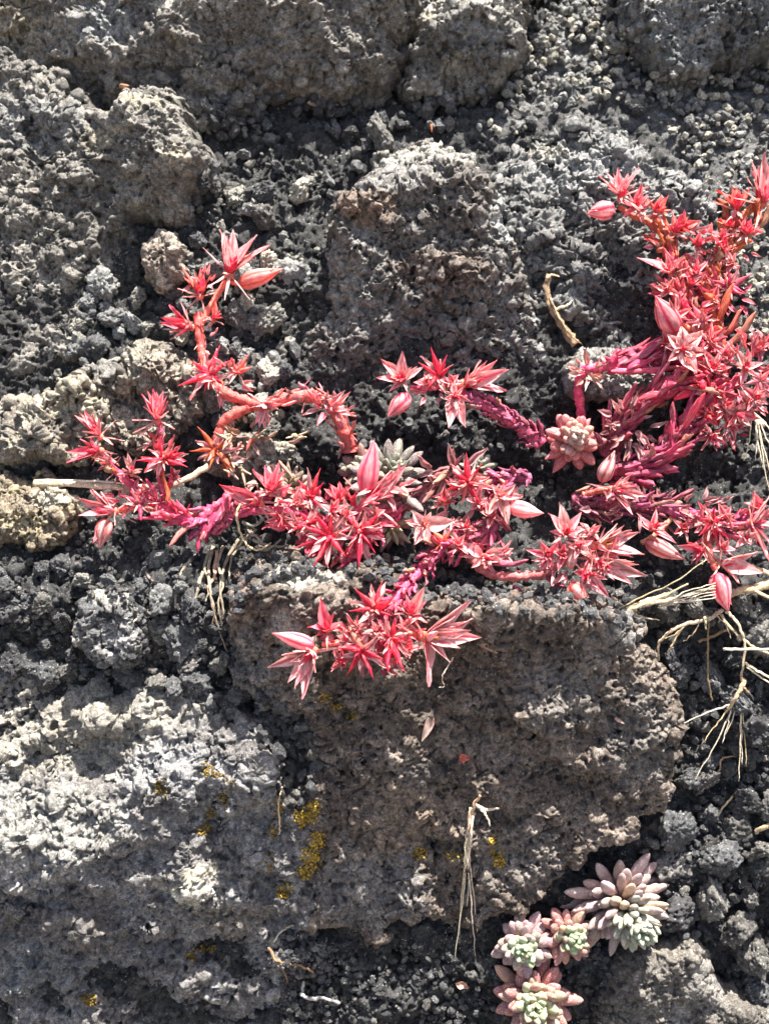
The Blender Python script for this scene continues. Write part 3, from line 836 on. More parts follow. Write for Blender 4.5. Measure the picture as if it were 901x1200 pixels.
def lathe(name, prof, mat, n=9, lobes=0, lob=0.0, bend=0.0, wr=0.0, seed=0, flat=1.0):
    """prof [(t, r)]; body of unit length along Y"""
    r = np.random.default_rng(seed); ph = r.random(6) * 6.28
    V, A, F = [], [], []
    for t, rad in prof:
        for j in range(n):
            a = 2 * math.pi * j / n
            k = rad * (1 + lob * math.cos(lobes * a) + wr * (0.35 * math.sin(3 * a + 4 * t + ph[0]) + 0.3 * math.sin(5 * a - 7 * t + ph[1]) + 0.22 * math.sin(2 * a + 13 * t + ph[2])))
            V.append((k * math.cos(a) + wr * 0.06 * math.sin(6 * t + ph[3]), t, flat * k * math.sin(a) + bend * (t * t) + wr * 0.05 * math.sin(8 * t + ph[4])))
            A.append((t, abs(((a * max(lobes, 1) / (2 * math.pi)) % 1.0) - 0.5) * 2, 0.5))
    for i in range(len(prof) - 1):
        for j in range(n):
            F.append((i * n + j, (i + 1) * n + j, (i + 1) * n + (j + 1) % n, i * n + (j + 1) % n))
    for end, i in ((0, 0), (1, len(prof) - 1)):
        V.append((0, prof[i][0], bend * prof[i][0] ** 2)); A.append((prof[i][0], 0, .5))
        for j in range(n):
            a, b2 = i * n + j, i * n + (j + 1) % n
            F.append((a, b2, len(V) - 1, -1) if end == 0 else (b2, a, len(V) - 1, -1))
    return fast_mesh(name, np.array(V), np.array(F), {"tc": np.array(A)}, True, mat)

CARPELS = [lathe("carpel", [(0, .05), (.12, .13), (.3, .175), (.5, .15), (.68, .09), (.84, .04), (1, .012)], M_FRUIT, 8, 1, 0.12, b_, 0.35, k) for k, b_ in enumerate((0.0, 0.14, -0.14, 0.32, -0.3, 0.2))]
BUDS = [lathe("bud", [(0, .06), (.06, .15), (.18, .225), (.34, .25), (.52, .225), (.7, .155), (.84, .085), (.94, .035), (1, .012)], M_PETAL, 20, 5, 0.09, b_, 0.12, 30 + k) for k, b_ in enumerate((0.0, 0.08))]
OLDLEAF = [lathe("leaf", [(0, .05), (.1, .11), (.3, .14), (.55, .135), (.78, .115), (.92, .075), (1, .02)], M_DRYLEAF, 9, 1, 0.0, b_, w_, 40 + k, 0.7) for k, (b_, w_) in enumerate([(0.05, 0.7), (0.18, 1.0), (-0.1, 1.2), (0.3, 1.0), (0.0, 1.5)])]
PLUMP = [lathe("leaf", [(0, .06), (.08, .115), (.25, .165), (.5, .20), (.7, .195), (.86, .145), (.95, .08), (1, .015)], M_LEAF, 12, 1, 0.0, b_, 0.16, 60 + k, 0.8) for k, b_ in enumerate((0.0, 0.08, 0.16))]
POINTY = [lathe("leaf", [(0, .07), (.1, .13), (.3, .19), (.5, .195), (.7, .14), (.86, .075), (.96, .03), (1, .008)], M_LEAF, 12, 1, 0.0, b_, 0.16, 64 + k, 0.75) for k, b_ in enumerate((0.0, 0.1))]

def tube_mesh(name, pts, rad, mat, n=8, wr=0.0, seed=0, flat=1.0):
    """tube through face points (units); returns a mesh around its first point in world axes"""
    r = np.random.default_rng(seed)
    P = [Vector(p) for p in pts]
    V, A, F = [], [], []
    up = Vector((0.3, 0.2, 1)).normalized()
    for i, p in enumerate(P):
        tg = (P[min(i + 1, len(P) - 1)] - P[max(i - 1, 0)])
        tg = tg.normalized() if tg.length > 1e-6 else Vector((0, 1, 0))
        x = tg.cross(up)
        x = x.normalized() if x.length > 1e-4 else Vector((1, 0, 0))
        y = x.cross(tg)
        t = i / (len(P) - 1)
        rr = rad(t) if callable(rad) else rad
        for j in range(n):
            a = 2 * math.pi * j / n
            k = rr * (1 + wr * r.normal() * 0.5)
            V.append(p + x * k * math.cos(a) + y * k * math.sin(a) * flat)
            A.append((t, abs(j / n - .5) * 2, .5))
    for i in range(len(P) - 1):
        for j in range(n):
            F.append((i * n + j, i * n + (j + 1) % n, (i + 1) * n + (j + 1) % n, (i + 1) * n + j))
    for i, fl in ((0, 0), (len(P) - 1, 1)):
        V.append(P[i]); A.append((i / (len(P) - 1), 0, .5))
        for j in range(n):
            a, b2 = i * n + j, i * n + (j + 1) % n
            F.append((b2, a, len(V) - 1, -1) if not fl else (a, b2, len(V) - 1, -1))
    base = to_world(P[0])
    W = nworld(np.array([v[:] for v in V])) - np.array(base, np.float32)
    return fast_mesh(name, W, np.array(F), {"tc": np.array(A)}, True, mat), base

def spline(pts, per=6):
    P = [Vector(p) for p in pts]
    if len(P) < 3:
        return [P[0].lerp(P[-1], i / per) for i in range(per + 1)]
    out = []
    for i in range(len(P) - 1):
        p0, p1, p2, p3 = P[max(i - 1, 0)], P[i], P[i + 1], P[min(i + 2, len(P) - 1)]
        for k in range(per):
            t = k / per
            out.append(0.5 * ((2 * p1) + (p2 - p0) * t + (2 * p0 - 5 * p1 + 4 * p2 - p3) * t * t + (3 * p1 - p0 - 3 * p2 + p3) * t ** 3))
    out.append(P[-1])
    return out

def aim(mesh, base, tip, up, wid, parent, tint, alpha=1.0, name=None, thick=None):
    """place a unit shape from base to tip (face points), its upper face towards up"""
    base, tip, up = Vector(base), Vector(tip), Vector(up)
    y = tip - base
    ln = y.length
    y.normalize()
    x = y.cross(up)
    if x.length < 1e-3: x = y.cross(Vector((0.3, 0.9, 0.1)))
    x.normalize(); z = x.cross(y)
    M = Matrix((x, y, z)).transposed()
    o = bpy.data.objects.new(name or mesh.name.split('.')[0], mesh)
    S = Matrix.Diagonal((wid * PX, ln * PX, (thick if thick is not None else wid) * PX))
    o.color = (tint[0], tint[1], tint[2], alpha)
    link(o, parent, Matrix.Translation(to_world(base)) @ (R3 @ M @ S).to_4x4())
    return o

RND = random.Random(5)
def jit(c, k=0.18):
    f = 1 + RND.uniform(-k, k)
    if RND.random() < .07:                                        # one gone dry
        c = tuple(.45 * a + .55 * b for a, b in zip(c, (.56, .33, .2)))
    return tuple(max(0.003, x * f * (1 + RND.uniform(-k, k) * 0.5)) for x in c)

RED = (0.84, 0.035, 0.085); CORAL = (0.80, 0.17, 0.125); PINK = (0.91, 0.27, 0.32); ROSE = (0.86, 0.10, 0.20)
MAGENTA = (0.62, 0.065, 0.15); PURPLE = (0.50, 0.10, 0.17); DULL = (0.34, 0.13, 0.13); ORANGE = (0.60, 0.13, 0.05); TANP = (0.55, 0.27, 0.17)
ICO2M = fast_mesh("flower", ICO2[0] * np.array([1, 1, .8], np.float32), ICO2[1], {"tc": np.tile([[.5, .5, .5]], (len(ICO2[0]), 1))}, True, M_STEM)

def flower(t, c, tips, h, kind='open', tint=ROSE, pale=0.8, axis=None, wid=0.30, lift=8, csize=0.36, extra=2, ctint=RED, ccount=5, cup=None):
    """c centre pixel, tips pixels of the petal ends, h height in front of the face"""
    P = unp(c[0], c[1], h)
    T = [unp(a[0], a[1], h + (a[2] if len(a) > 2 else lift * RND.uniform(0.2, 1.5))) for a in tips]
    mean = sum(((q - P) for q in T), Vector()) / len(T)
    ml = sum((q - P).length for q in T) / len(T)
    if axis is None:
        axis = (Vector((mean.x, mean.y, 0)) * (1.6 / ml) + Vector((0, 0, 0.75))).normalized()
    else:
        axis = Vector(axis).normalized()
    f = bpy.data.objects.new("flower", ICO2M)
    s = max(3.0, ml * 0.13) * PX
    f.color = (*jit(ctint if kind == 'star' else CORAL), 1)
    link(f, t, Matrix.Translation(to_world(P)) @ (R3.to_4x4() @ Matrix.Scale(s, 4)))
    ring = []
    a1 = axis.orthogonal().normalized(); a2 = axis.cross(a1)
    for k in range(extra):
        a = RND.uniform(0, 6.28)
        d = (a1 * math.cos(a) + a2 * math.sin(a)) * RND.uniform(0.4, 0.9) + axis * RND.uniform(0.5, 1.0) + Vector((0, 0, 0.25))
        ring.append(P + d.normalized() * ml * RND.uniform(0.55, 0.85))
    for k in range(5):                                            # dry hairs round the head
        d = Vector((RND.uniform(-1, 1), RND.uniform(-1, 1), RND.uniform(-.2, 1))).normalized()
        aim(RND.choice(CURLED), P, P + d * ml * RND.uniform(.6, 1.05), axis, RND.uniform(2.5, 5.5), f, jit((0.8, .42, .38), .3), 1.0, name="petal")
    if kind == 'star':
        for q in T:
            aim(RND.choice(CARPELS), P - (q - P) * 0.05, q, axis, (q - P).length * wid * RND.uniform(1.5, 2.6) + 6, f, jit(tint, .28))
        for q in T:                                               # the dry petals behind the fruit
            d = (q - P); d.rotate(Quaternion(axis, RND.uniform(0.4, 0.9)))
            aim(RND.choice(CURLED), P - axis * 3, P + d * RND.uniform(0.75, 1.1) - axis * 4, axis, ml * 0.34, f, jit(PINK), 1.0)
        for q in ring:
            aim(RND.choice(CARPELS), P, P + (q - P) * 0.8, axis, ml * 0.4, f, jit(tint))
        return f
    if kind in ('open', 'tuft') and pale > 0.9 and ml > 26:
        for k in range(4):                                        # more petals between the ones named
            q = RND.choice(T).lerp(RND.choice(T), RND.uniform(.25, .6))
            ring.append(P + (q - P).normalized() * ml * RND.uniform(.6, .95) + axis * RND.uniform(-2, 6))
    for q in T + ring:
        w = max(8.5, (q - P).length * wid * 1.28)
        aim(RND.choice(PETALS), P + (q - P) * 0.04, q, axis, w, f, jit(tint), pale * RND.uniform(0.75, 1.05))
    for k in range(ccount):
        a = 6.28 * k / ccount + RND.uniform(-.3, .3)
        sp = 0.42 if kind == 'open' else 0.25
        d = ((a1 * math.cos(a) + a2 * math.sin(a)) * sp + axis).normalized()
        aim(RND.choice(CARPELS), P + axis * 1.5, P + axis * 2 + d * ml * csize * RND.uniform(0.8, 1.15), axis, ml * csize * 1.15 + 2, f, jit(ctint))
    if kind == 'open':
        for k in range(7):                                        # dry threads: old stamens
            a = RND.uniform(0, 6.28)
            d = ((a1 * math.cos(a) + a2 * math.sin(a)) * 0.6 + axis).normalized()
            aim(RND.choice(CURLED), P, P + d * ml * RND.uniform(.5, .8), axis, 3.2, f, jit(PINK), 1.0, name="stamen")
    return f

def bud(t, base, tip, h, width, tint=ROSE, pale=0.75, dh=6):
    p, q = unp(base[0], base[1], h), unp(tip[0], tip[1], h + dh)
    b = aim(RND.choice(BUDS), p, q, (RND.uniform(-.3, .3), .2, 1), width * 2.0, t, jit(tint, .1), pale)
    for k in range(3):                                            # sepals hugging its base
        a = RND.uniform(0, 6.28)
        side = Vector((math.cos(a), math.sin(a), 0.6)) * width * 0.42
        aim(RND.choice(PETALS), p, p.lerp(q, RND.uniform(.5, .8)) + side, (0, 0, 1), width * 0.42, b, jit(tint), pale, name="petal")
    return b

def stem(t, pts, r0, r1, tint, name="stem", mat=None, wr=0.3, per=10, thin=0.74):
    Q = spline([unp(*p) for p in pts], per)
    k1, k2 = RND.uniform(0, 6), RND.uniform(0, 6)
    wob = 0.35 if mat is None else 0.8
    for i in range(1, len(Q) - 1):
        Q[i] = Q[i] + Vector((RND.uniform(-wob, wob), RND.uniform(-wob, wob), RND.uniform(-wob, wob)))
    n_ = len(Q) / 3.2
    me, base = tube_mesh(name, Q, lambda s: (r0 + (r1 - r0) * s) * thin * (1 + (0.16 * math.sin(s * n_ * 3 + k1) * math.sin(s * n_ * 1.3 + k2) if mat is None else 0)), mat or M_STEM, 10, wr, RND.randint(0, 9999), 1.0 if mat is None else 0.5)
    o = bpy.data.objects.new(name, me)
    o.color = (*tint, 1)
    link(o, t, Matrix.Translation(base))
    return Q

def leafy(t, pts, r0, r1, n, length, width, tints, spread=0.45, bias=0.5, start=0.0, end=1.0, stem_tint=None, mesh=None, out=0.9):
    """a stem clad in withered leaves that point along it"""
    Q = stem(t, pts, r0, r1, stem_tint or tints[0])
    m = len(Q) - 1
    for k in range(n):
        s = start + (end - start) * (k + RND.random()) / n
        x = s * m
        i = min(int(x), m - 1)
        p = Q[i].lerp(Q[i + 1], x - i)
        tg = (Q[min(i + 2, m)] - Q[max(i - 1, 0)]).normalized()
        a = k * 2.4 + RND.uniform(-.4, .4)
        o1 = tg.cross(Vector((0, 0, 1)))
        o1 = o1.normalized() if o1.length > .05 else Vector((1, 0, 0))
        o2 = o1.cross(tg)
        if o2.z < 0: o2 = -o2
        rd = o1 * math.cos(a) + o2 * (math.sin(a) if math.sin(a) > -0.4 else -math.sin(a) * bias)
        rr = r0 + (r1 - r0) * s
        ln = length * RND.choice((.45, .7, .8, 1.0, 1.15)) * RND.uniform(.85, 1.1)
        b = p + rd * rr * out
        e = b + (tg * 1.0 + rd * spread * RND.uniform(.05, 1.6) + Vector((RND.uniform(-.3, .3), RND.uniform(-.3, .3), 0))).normalized() * ln
        c = Vector(tints[0]).lerp(Vector(tints[1]), min(1, max(0, s + RND.uniform(-.25, .25))))
        aim(RND.choice(mesh or OLDLEAF), b, e, rd + Vector((0, 0, .3)), width * RND.uniform(4.6, 8.0), t, jit(tuple(c), .3), name="leaf")
    return Q

def leaf(t, a, b, h, width, tint, dh=3, mesh=None, up=(0, 0.1, 1)):
    return aim(mesh or RND.choice(OLDLEAF), unp(a[0], a[1], h), unp(b[0], b[1], h + dh), up, width * 4.4, t, jit(tint, .1), name="leaf")

def bits(t, pts, n, size, tints, spread=1.0):
    """shrivelled leaf scraps stuck along a stem"""
    Q = spline([unp(*p) for p in pts], 8)
    for k in range(n):
        i = RND.randrange(len(Q) - 1)
        tg = (Q[i + 1] - Q[i]).normalized()
        rd = Vector((RND.uniform(-1, 1), RND.uniform(-1, 1), RND.uniform(-.1, 1))).normalized()
        b = Q[i] + rd * 5
        e = b + (tg * RND.uniform(-.9, .9) + rd * RND.uniform(.2, 1.0) * spread).normalized() * size * RND.uniform(.5, 1.3)
        aim(RND.choice(OLDLEAF + CURLED), b, e, rd + Vector((0, 0, .2)), size * RND.uniform(.22, .42), t, jit(RND.choice(tints), .3), RND.uniform(.2, .9), name="leaf")

def more_flowers(t, spots, size, tints):
    """further heads, half hidden in the tangle: each (u, v, h)"""
    for (u, v, hh) in spots:
        n = RND.choice((4, 5, 5, 6)); a0 = RND.uniform(0, 6.28)
        kind = RND.choice(('star', 'tuft', 'open', 'tuft', 'open'))
        ax = Vector((RND.uniform(-.6, .6), RND.uniform(-.2, .9), RND.uniform(.4, 1))).normalized()
        tips = []
        for k in range(n):
            a = a0 + 6.283 * k / n + RND.uniform(-.35, .35)
            l = size * RND.uniform(.55, 1.15)
            tips.append((u + math.cos(a) * l + ax.x * size * .4, v - math.sin(a) * l - ax.y * size * .4, RND.uniform(0, size * .6)))
        flower(t, (u, v), tips, hh, kind, RND.choice(tints + (PINK,)), RND.uniform(.6, 1.2), ax, RND.uniform(.24, .36), 5, RND.uniform(.4, .6), 3)

def frill(t, c, rx, ry, h, n, size, tint, pale=0.7):
    """withered petals left over round the flowers"""
    for k in range(int(n * 1.35)):
        a, q = RND.uniform(0, 6.28), math.sqrt(RND.random())
        u, v = c[0] + math.cos(a) * rx * q, c[1] + math.sin(a) * ry * q
        p = unp(u, v, h + RND.uniform(-6, 6))
        d = Vector((math.cos(a) * .8 + RND.uniform(-.5, .5), -math.sin(a) * .8 + RND.uniform(-.5, .5), RND.uniform(0, .9))).normalized()
        aim(RND.choice(CURLED + PETALS[2:3]), p, p + d * size * RND.uniform(.6, 1.3), (RND.uniform(-.5, .5), RND.uniform(-.5, .5), 1), size * RND.uniform(.26, .5), t, jit(tint, .3), pale * RND.uniform(.3, 1.2), name="petal")

KIN = "red stonecrop shoots"
def shoot(label, u, v, h): return thing("stonecrop_shoot", label, "stonecrop", unp(u, v, h), KIN)

# --- lower left shoot, three heads
h = 2
t = shoot("low red stonecrop shoot at the far left, three branches over the pale straw", 240, 605, h)
stem(t, [(268, 585, 6), (246, 600, 6), (231, 611, 6), (211, 606, 6), (182, 590, 6), (165, 577, 6), (145, 560, 6), (128, 545, 6), (113, 531, 6)], 9, 5.5, MAGENTA)
leafy(t, [(276, 572, 2), (258, 598, 6), (236, 622, 8)], 6, 7, 16, 30, 3.4, (PURPLE, MAGENTA), .35)
leafy(t, [(236, 612, 6), (205, 604, 8), (180, 592, 8)], 7, 6, 12, 26, 3.6, (MAGENTA, RED), .5)
leaf(t, (226, 612), (199, 639), h + 8, 4.6, ROSE); leaf(t, (240, 612), (231, 648), h + 10, 4.4, MAGENTA)
leaf(t, (213, 610), (160, 606), h + 9, 4.2, ROSE); leaf(t, (226, 610), (207, 586), h + 8, 3.6, ROSE)
stem(t, [(200, 600, 6), (193, 577, 10), (187, 553, 10), (189, 523, 8), (187, 496, 6)], 6.5, 4, MAGENTA)
leaf(t, (196, 590), (193, 552), h + 14, 4, ORANGE); leaf(t, (186, 585), (172, 560), h + 12, 4, MAGENTA); leaf(t, (190, 590), (205, 548), h + 10, 3.6, RED)
flower(t, (185, 494), [(166, 462), (172, 458), (178, 456), (184, 459), (190, 457), (197, 464), (200, 472)], h + 6, 'tuft', ROSE, .5, (0.05, 1, .3), .26, 4, .5, 5)
flower(t, (182, 520), [(166, 506), (170, 500), (194, 508), (160, 528)], h + 4, 'tuft', DULL, .6, (-.2, 1, .4), .22, 4, .5, 2)
flower(t, (192, 538), [(160, 541), (216, 530), (219, 546), (172, 548), (206, 527), (186, 520)], h + 16, 'star', RED, wid=.2, extra=3)
frill(t, (192, 536), 18, 12, h + 12, 9, 18, ROSE)
flower(t, (118, 512), [(87, 487), (93, 484), (99, 481), (109, 482), (119, 490), (104, 488)], h + 2, 'tuft', PINK, .5, (-.45, .85, .3), .24, 4, .5, 4)
flower(t, (119, 528), [(78, 529), (79, 544), (95, 513), (90, 537), (108, 540)], h + 8, 'tuft', ROSE, .3, (-1, 0, .5), .22, 5, .5, 3)
leaf(t, (132, 552), (112, 538), h + 11, 5, TANP); leaf(t, (140, 556), (122, 543), h + 9, 4, ORANGE)
flower(t, (155, 556), [(143, 535), (150, 530), (160, 536), (166, 548)], h + 9, 'tuft', DULL, .5, (0, 1, .5), .22, 4, .5, 2)
stem(t, [(185, 592, 4), (158, 595, 6), (136, 600, 6)], 6, 4.5, CORAL)
flower(t, (136, 599), [(89, 584), (92, 605), (109, 572), (98, 593), (104, 577), (112, 608), (120, 575)], h + 8, 'tuft', PINK, .75, (-1, .1, .5), .24, 6, .5, 4)
bud(t, (125, 608), (117, 643), h + 8, 20, ROSE, .6)
flower(t, (164, 590), [(140, 578), (150, 570), (180, 572), (168, 612)], h + 12, 'star', MAGENTA, wid=.2, extra=2)
frill(t, (150, 585), 26, 12, h + 6, 12, 14, ROSE)
bits(t, [(231, 611, 8), (182, 590, 8), (145, 560, 8), (113, 531, 8)], 26, 15, (ROSE, CORAL, DULL))
bits(t, [(197, 594, 8), (187, 553, 12), (187, 505, 8)], 18, 14, (ROSE, RED, DULL))
more_flowers(t, [(170, 578, 14), (205, 560, 10), (128, 545, 10)], 14, (ROSE, RED))

# --- upper left shoot
t = shoot("slender coral stonecrop shoot arching up from the left rosette to a tip above the gravel", 410, 527, -30)
Q = [(410, 530, -30), (403, 505, -22), (390, 477, -18), (371, 465, -16), (337, 466, -16), (307, 476, -16), (285, 469, -20), (266, 461, -24), (249, 447, -34), (240, 425, -48), (235, 402, -54), (233, 366, -60)]
stem(t, Q, 11.5, 7, (0.64, 0.095, 0.085))
leafy(t, Q[:5], 10, 9, 16, 22, 2.4, (DULL, PINK), .5)
frill(t, (385, 480), 14, 14, -10, 12, 20, PINK, 1.0)
bits(t, Q[:6], 34, 20, (DULL, PINK, CORAL, (.55, .38, .3)))
bits(t, Q[6:], 22, 15, (CORAL, PINK, (.6, .42, .3)))
stem(t, [(234, 385, -58), (246, 361, -60), (265, 329, -64)], 6, 5, CORAL)
flower(t, (269, 322), [(262, 267), (274, 268), (300, 274), (316, 287), (266, 285)], -64, 'open', PINK, 1.0, (.3, 1, .5), .24, 6, .42, 1)
bud(t, (281, 333), (331, 315), -64, 22, CORAL, .6)
stem(t, [(266, 329, -64), (284, 334, -64)], 3, 4, CORAL)
flower(t, (235, 348), [(212, 315), (216, 324), (235, 313), (248, 322), (228, 318), (222, 330)], -60, 'tuft', CORAL, .3, (0, 1, .4), .24, 5, .7, 3, ccount=6)
frill(t, (236, 330), 14, 10, -58, 6, 16, PINK, 1.0)
flower(t, (226, 384), [(196, 359), (188, 372), (188, 379), (200, 392), (206, 366)], -56, 'tuft', ROSE, .3, (-1, .2, .5), .26, 5, .6, 3, ccount=6)
flower(t, (250, 376), [(254, 358), (258, 366), (252, 350)], -56, 'tuft', CORAL, .3, (.5, 1, .4), .3, 4, .6, 1)
leaf(t, (247, 395), (256, 384), -52, 2.4, PINK)
flower(t, (246, 439), [(209, 453), (223, 422), (254, 404), (268, 420), (238, 462), (228, 440), (262, 450)], -30, 'star', RED, wid=.22, extra=4)
flower(t, (278, 436), [(291, 414), (270, 420), (296, 430), (266, 440)], -26, 'star', CORAL, wid=.25, extra=2)
frill(t, (262, 445), 30, 18, -30, 12, 18, PINK, .9)
flower(t, (310, 472), [(322, 470), (304, 502), (310, 505), (318, 498), (298, 498), (328, 478)], -8, 'tuft', PINK, .95, (-.2, -1, .6), .24, 8, .4, 3)
stem(t, [(293, 477, -16), (266, 491, -18), (256, 510, -20), (254, 525, -20)], 9, 6, (0.64, 0.10, 0.085))
flower(t, (252, 527), [(233, 499), (222, 528), (246, 550), (273, 512), (279, 552), (238, 540), (268, 534)], -12, 'star', ORANGE, wid=.22, extra=3)
frill(t, (290, 512), 20, 22, -18, 16, 16, (0.5, 0.36, 0.2), .6)
leaf(t, (303, 505), (288, 528), -12, 3.5, CORAL); leaf(t, (262, 530), (268, 560), -14, 3.5, ORANGE)

# --- the centre cluster
h = 34
t = shoot("dense bright red cluster of stonecrop heads in the middle, pink upright bud at its right", 410, 600, h)
stem(t, [(278, 604, 4), (300, 598, 14), (340, 600, 24), (395, 612, 30), (430, 590, 34)], 7, 7, MAGENTA)
leafy(t, [(250, 624, 2), (272, 602, 8), (300, 585, 14)], 6, 6, 16, 26, 3, (PURPLE, MAGENTA), .4)
flower(t, (306, 590), [(257, 567), (262, 578), (270, 583), (270, 570), (284, 590), (290, 575)], h - 4, 'tuft', ROSE, .6, (-1, .4, .6), .26, 6, .45, 3)
flower(t, (318, 578), [(293, 552), (325, 542), (334, 551), (310, 545), (302, 558), (338, 566)], h - 2, 'tuft', ROSE, .5, (0, 1, .6), .28, 6, .5, 4)
flower(t, (364, 582), [(375, 549), (352, 560), (382, 566), (348, 585), (378, 596)], h, 'star', RED, wid=.26, extra=4)
flower(t, (398, 588), [(380, 572), (388, 566), (398, 564), (410, 568), (416, 580), (384, 596)], h + 2, 'tuft', RED, .4, (0, .8, .8), .34, 4, .6, 5, ccount=7)
bud(t, (428, 578), (439, 516), h + 6, 24, ROSE, .55, 4)
flower(t, (428, 588), [(477, 545), (456, 549), (469, 575), (466, 558), (462, 582)], h + 2, 'tuft', PINK, .85, (1, .7, .4), .24, 6, .5, 2)
frill(t, (452, 572), 20, 12, h + 6, 8, 22, PINK, .9)
flower(t, (386, 628), [(344, 642), (369, 667), (389, 602), (371, 600), (406, 652), (353, 616), (412, 620)], h + 12, 'star', RED, wid=.2, extra=3)
flower(t, (422, 622), [(441, 648), (419, 669), (400, 598), (445, 604), (404, 648), (450, 626)], h + 14, 'star', RED, wid=.22, extra=4)
flower(t, (332, 606), [(310, 612), (314, 599), (328, 624), (344, 626), (318, 618)], h + 4, 'tuft', ROSE, .5, (-.8, -.4, .8), .24, 5, .5, 4)
frill(t, (385, 612), 62, 34, h - 2, 46, 20, ROSE, .5)
frill(t, (400, 648), 34, 16, h, 14, 22, PINK, .6)
leafy(t, [(470, 596, 18), (448, 612, 24), (430, 628, 26)], 6, 5, 16, 28, 3.2, (MAGENTA, PINK), .5)
flower(t, (362, 612), [(342, 622), (350, 598), (372, 628), (380, 606)], h + 8, 'star', RED, wid=.25, extra=3)
more_flowers(t, [(345, 592, 38), (352, 618, 38), (404, 606, 42), (376, 648, 40), (440, 604, 44), (420, 640, 40), (330, 580, 30), (388, 600, 46), (408, 660, 34)], 20, (RED, ROSE, ROSE, PINK))

# --- upper centre shoot
t = shoot("short pink stonecrop shoot with open stars standing before the middle boulder", 630, 519, -30)
Q = [(634, 521, -34), (609, 500, -28), (581, 482, -22), (551, 467, -18), (530, 452, -18), (507, 453, -18), (481, 456, -18)]
stem(t, Q, 10, 5.5, MAGENTA)
leafy(t, Q[:4], 10.5, 8.5, 42, 20, 3.2, ((0.32, .06, .12), (0.52, 0.09, 0.19)), .25)
flower(t, (472, 446), [(445, 421), (471, 411), (497, 429), (440, 444), (483, 430), (456, 460)], -14, 'open', PINK, .75, (-.2, .5, 1), .3, 7, .45, 2)
bud(t, (479, 462), (454, 490), -14, 21, ROSE, .65)
flower(t, (514, 440), [(505, 406), (525, 416), (529, 431), (488, 427), (500, 455), (520, 456)], -12, 'star', RED, wid=.22, extra=3)
flower(t, (542, 450), [(582, 421), (596, 433), (594, 455), (572, 424), (566, 452)], -14, 'tuft', PINK, 1.0, (1, .2, .6), .26, 6, .5, 3)
flower(t, (533, 462), [(523, 503), (545, 501), (520, 468), (551, 471), (530, 448), (540, 486)], -4, 'open', PINK, 1.0, (0, -.5, 1), .3, 8, .4, 2)
frill(t, (512, 458), 26, 10, -12, 12, 13, PINK, .7)
more_flowers(t, [(500, 450, -12), (530, 448, -10)], 15, (PINK, ROSE))

# --- centre right tangle
h = 22
t = shoot("tangled purple stonecrop stems right of centre, carrying the small white star flower", 560, 600, h)
leafy(t, [(575, 560, -10), (578, 590, 6), (574, 618, 14), (556, 632, 18), (539, 640, 20), (510, 640, 20)], 9, 7, 46, 26, 3.2, (PURPLE, MAGENTA), .55)
leafy(t, [(620, 560, -24), (592, 560, -10), (566, 566, 6)], 8, 6, 24, 24, 3, ((0.34, .08, .17), PURPLE), .5)
leafy(t, [(536, 548, -6), (512, 566, 6), (486, 582, 10), (470, 592, 12)], 6, 5, 22, 42, 3.4, (DULL, (0.45, .1, .13)), .4)
flower(t, (548, 566), [(545, 530), (565, 543), (522, 574), (566, 597), (540, 592), (530, 552), (572, 572)], h + 4, 'star', RED, wid=.22, extra=4)
flower(t, (586, 582), [(576, 567), (604, 568), (570, 604), (596, 614), (612, 580), (590, 566)], h + 6, 'open', PINK, 1.05, (.1, .2, 1), .34, 6, .35, 3, CORAL)
bud(t, (596, 594), (637, 602), h + 6, 19, PINK, .95)
flower(t, (497, 615), [(474, 610), (482, 598), (533, 611), (485, 639), (505, 600), (503, 634)], h + 30, 'open', (0.93, .5, .46), 1.4, (0, 0, 1), .42, 4, .32, 0, CORAL)
flower(t, (519, 635), [(506, 620), (530, 620), (508, 648), (534, 645)], h + 6, 'star', CORAL, wid=.25, extra=6)
flower(t, (566, 652), [(538, 635), (602, 643), (601, 656), (552, 666), (580, 671), (590, 646)], h + 12, 'open', PINK, 1.0, (.5, 0, 1), .32, 8, .45, 4)
frill(t, (560, 590), 46, 30, h - 8, 26, 20, PINK, .8)
frill(t, (530, 640), 34, 16, h, 20, 17, ROSE, .7)
frill(t, (525, 560), 34, 20, h - 14, 16, 26, DULL, .9)
more_flowers(t, [(560, 590, 26), (576, 606, 24), (536, 640, 34), (548, 620, 26), (600, 590, 20), (520, 590, 20), (584, 650, 30)], 19, (ROSE, PINK, RED))

# --- hanging cluster
t = shoot("hanging stonecrop head below the others, scarlet stars between two wide pink flowers", 500, 655, 20)
Q = [(520, 640, 18), (505, 653, 24), (488, 673, 46), (472, 691, 76), (455, 715, 94), (440, 740, 98)]
leafy(t, Q, 8.5, 6, 40, 24, 3, (PURPLE, MAGENTA), .4, stem_tint=MAGENTA)
h = 100
stem(t, [(440, 740, 97), (405, 752, 98), (378, 755, 98)], 5.5, 4.5, CORAL)
stem(t, [(445, 742, 97), (475, 742, 98), (498, 745, 98)], 5.5, 5, CORAL)
flower(t, (368, 762), [(313, 781), (357, 820), (337, 800), (362, 798), (330, 768), (346, 806), (340, 776), (334, 752)], h, 'open', PINK, 1.1, (-.5, -.5, .8), .24, 8, .42, 3)
bud(t, (368, 757), (319, 742), h + 2, 17, ROSE, .8)
flower(t, (384, 740), [(375, 700), (393, 718), (362, 732), (370, 746), (400, 728)], h - 2, 'tuft', ROSE, .4, (-.2, 1, .7), .28, 6, .55, 3)
flower(t, (424, 762), [(406, 732), (437, 796), (406, 793), (392, 757), (446, 744), (450, 772)], h + 10, 'star', RED, wid=.22, extra=3)
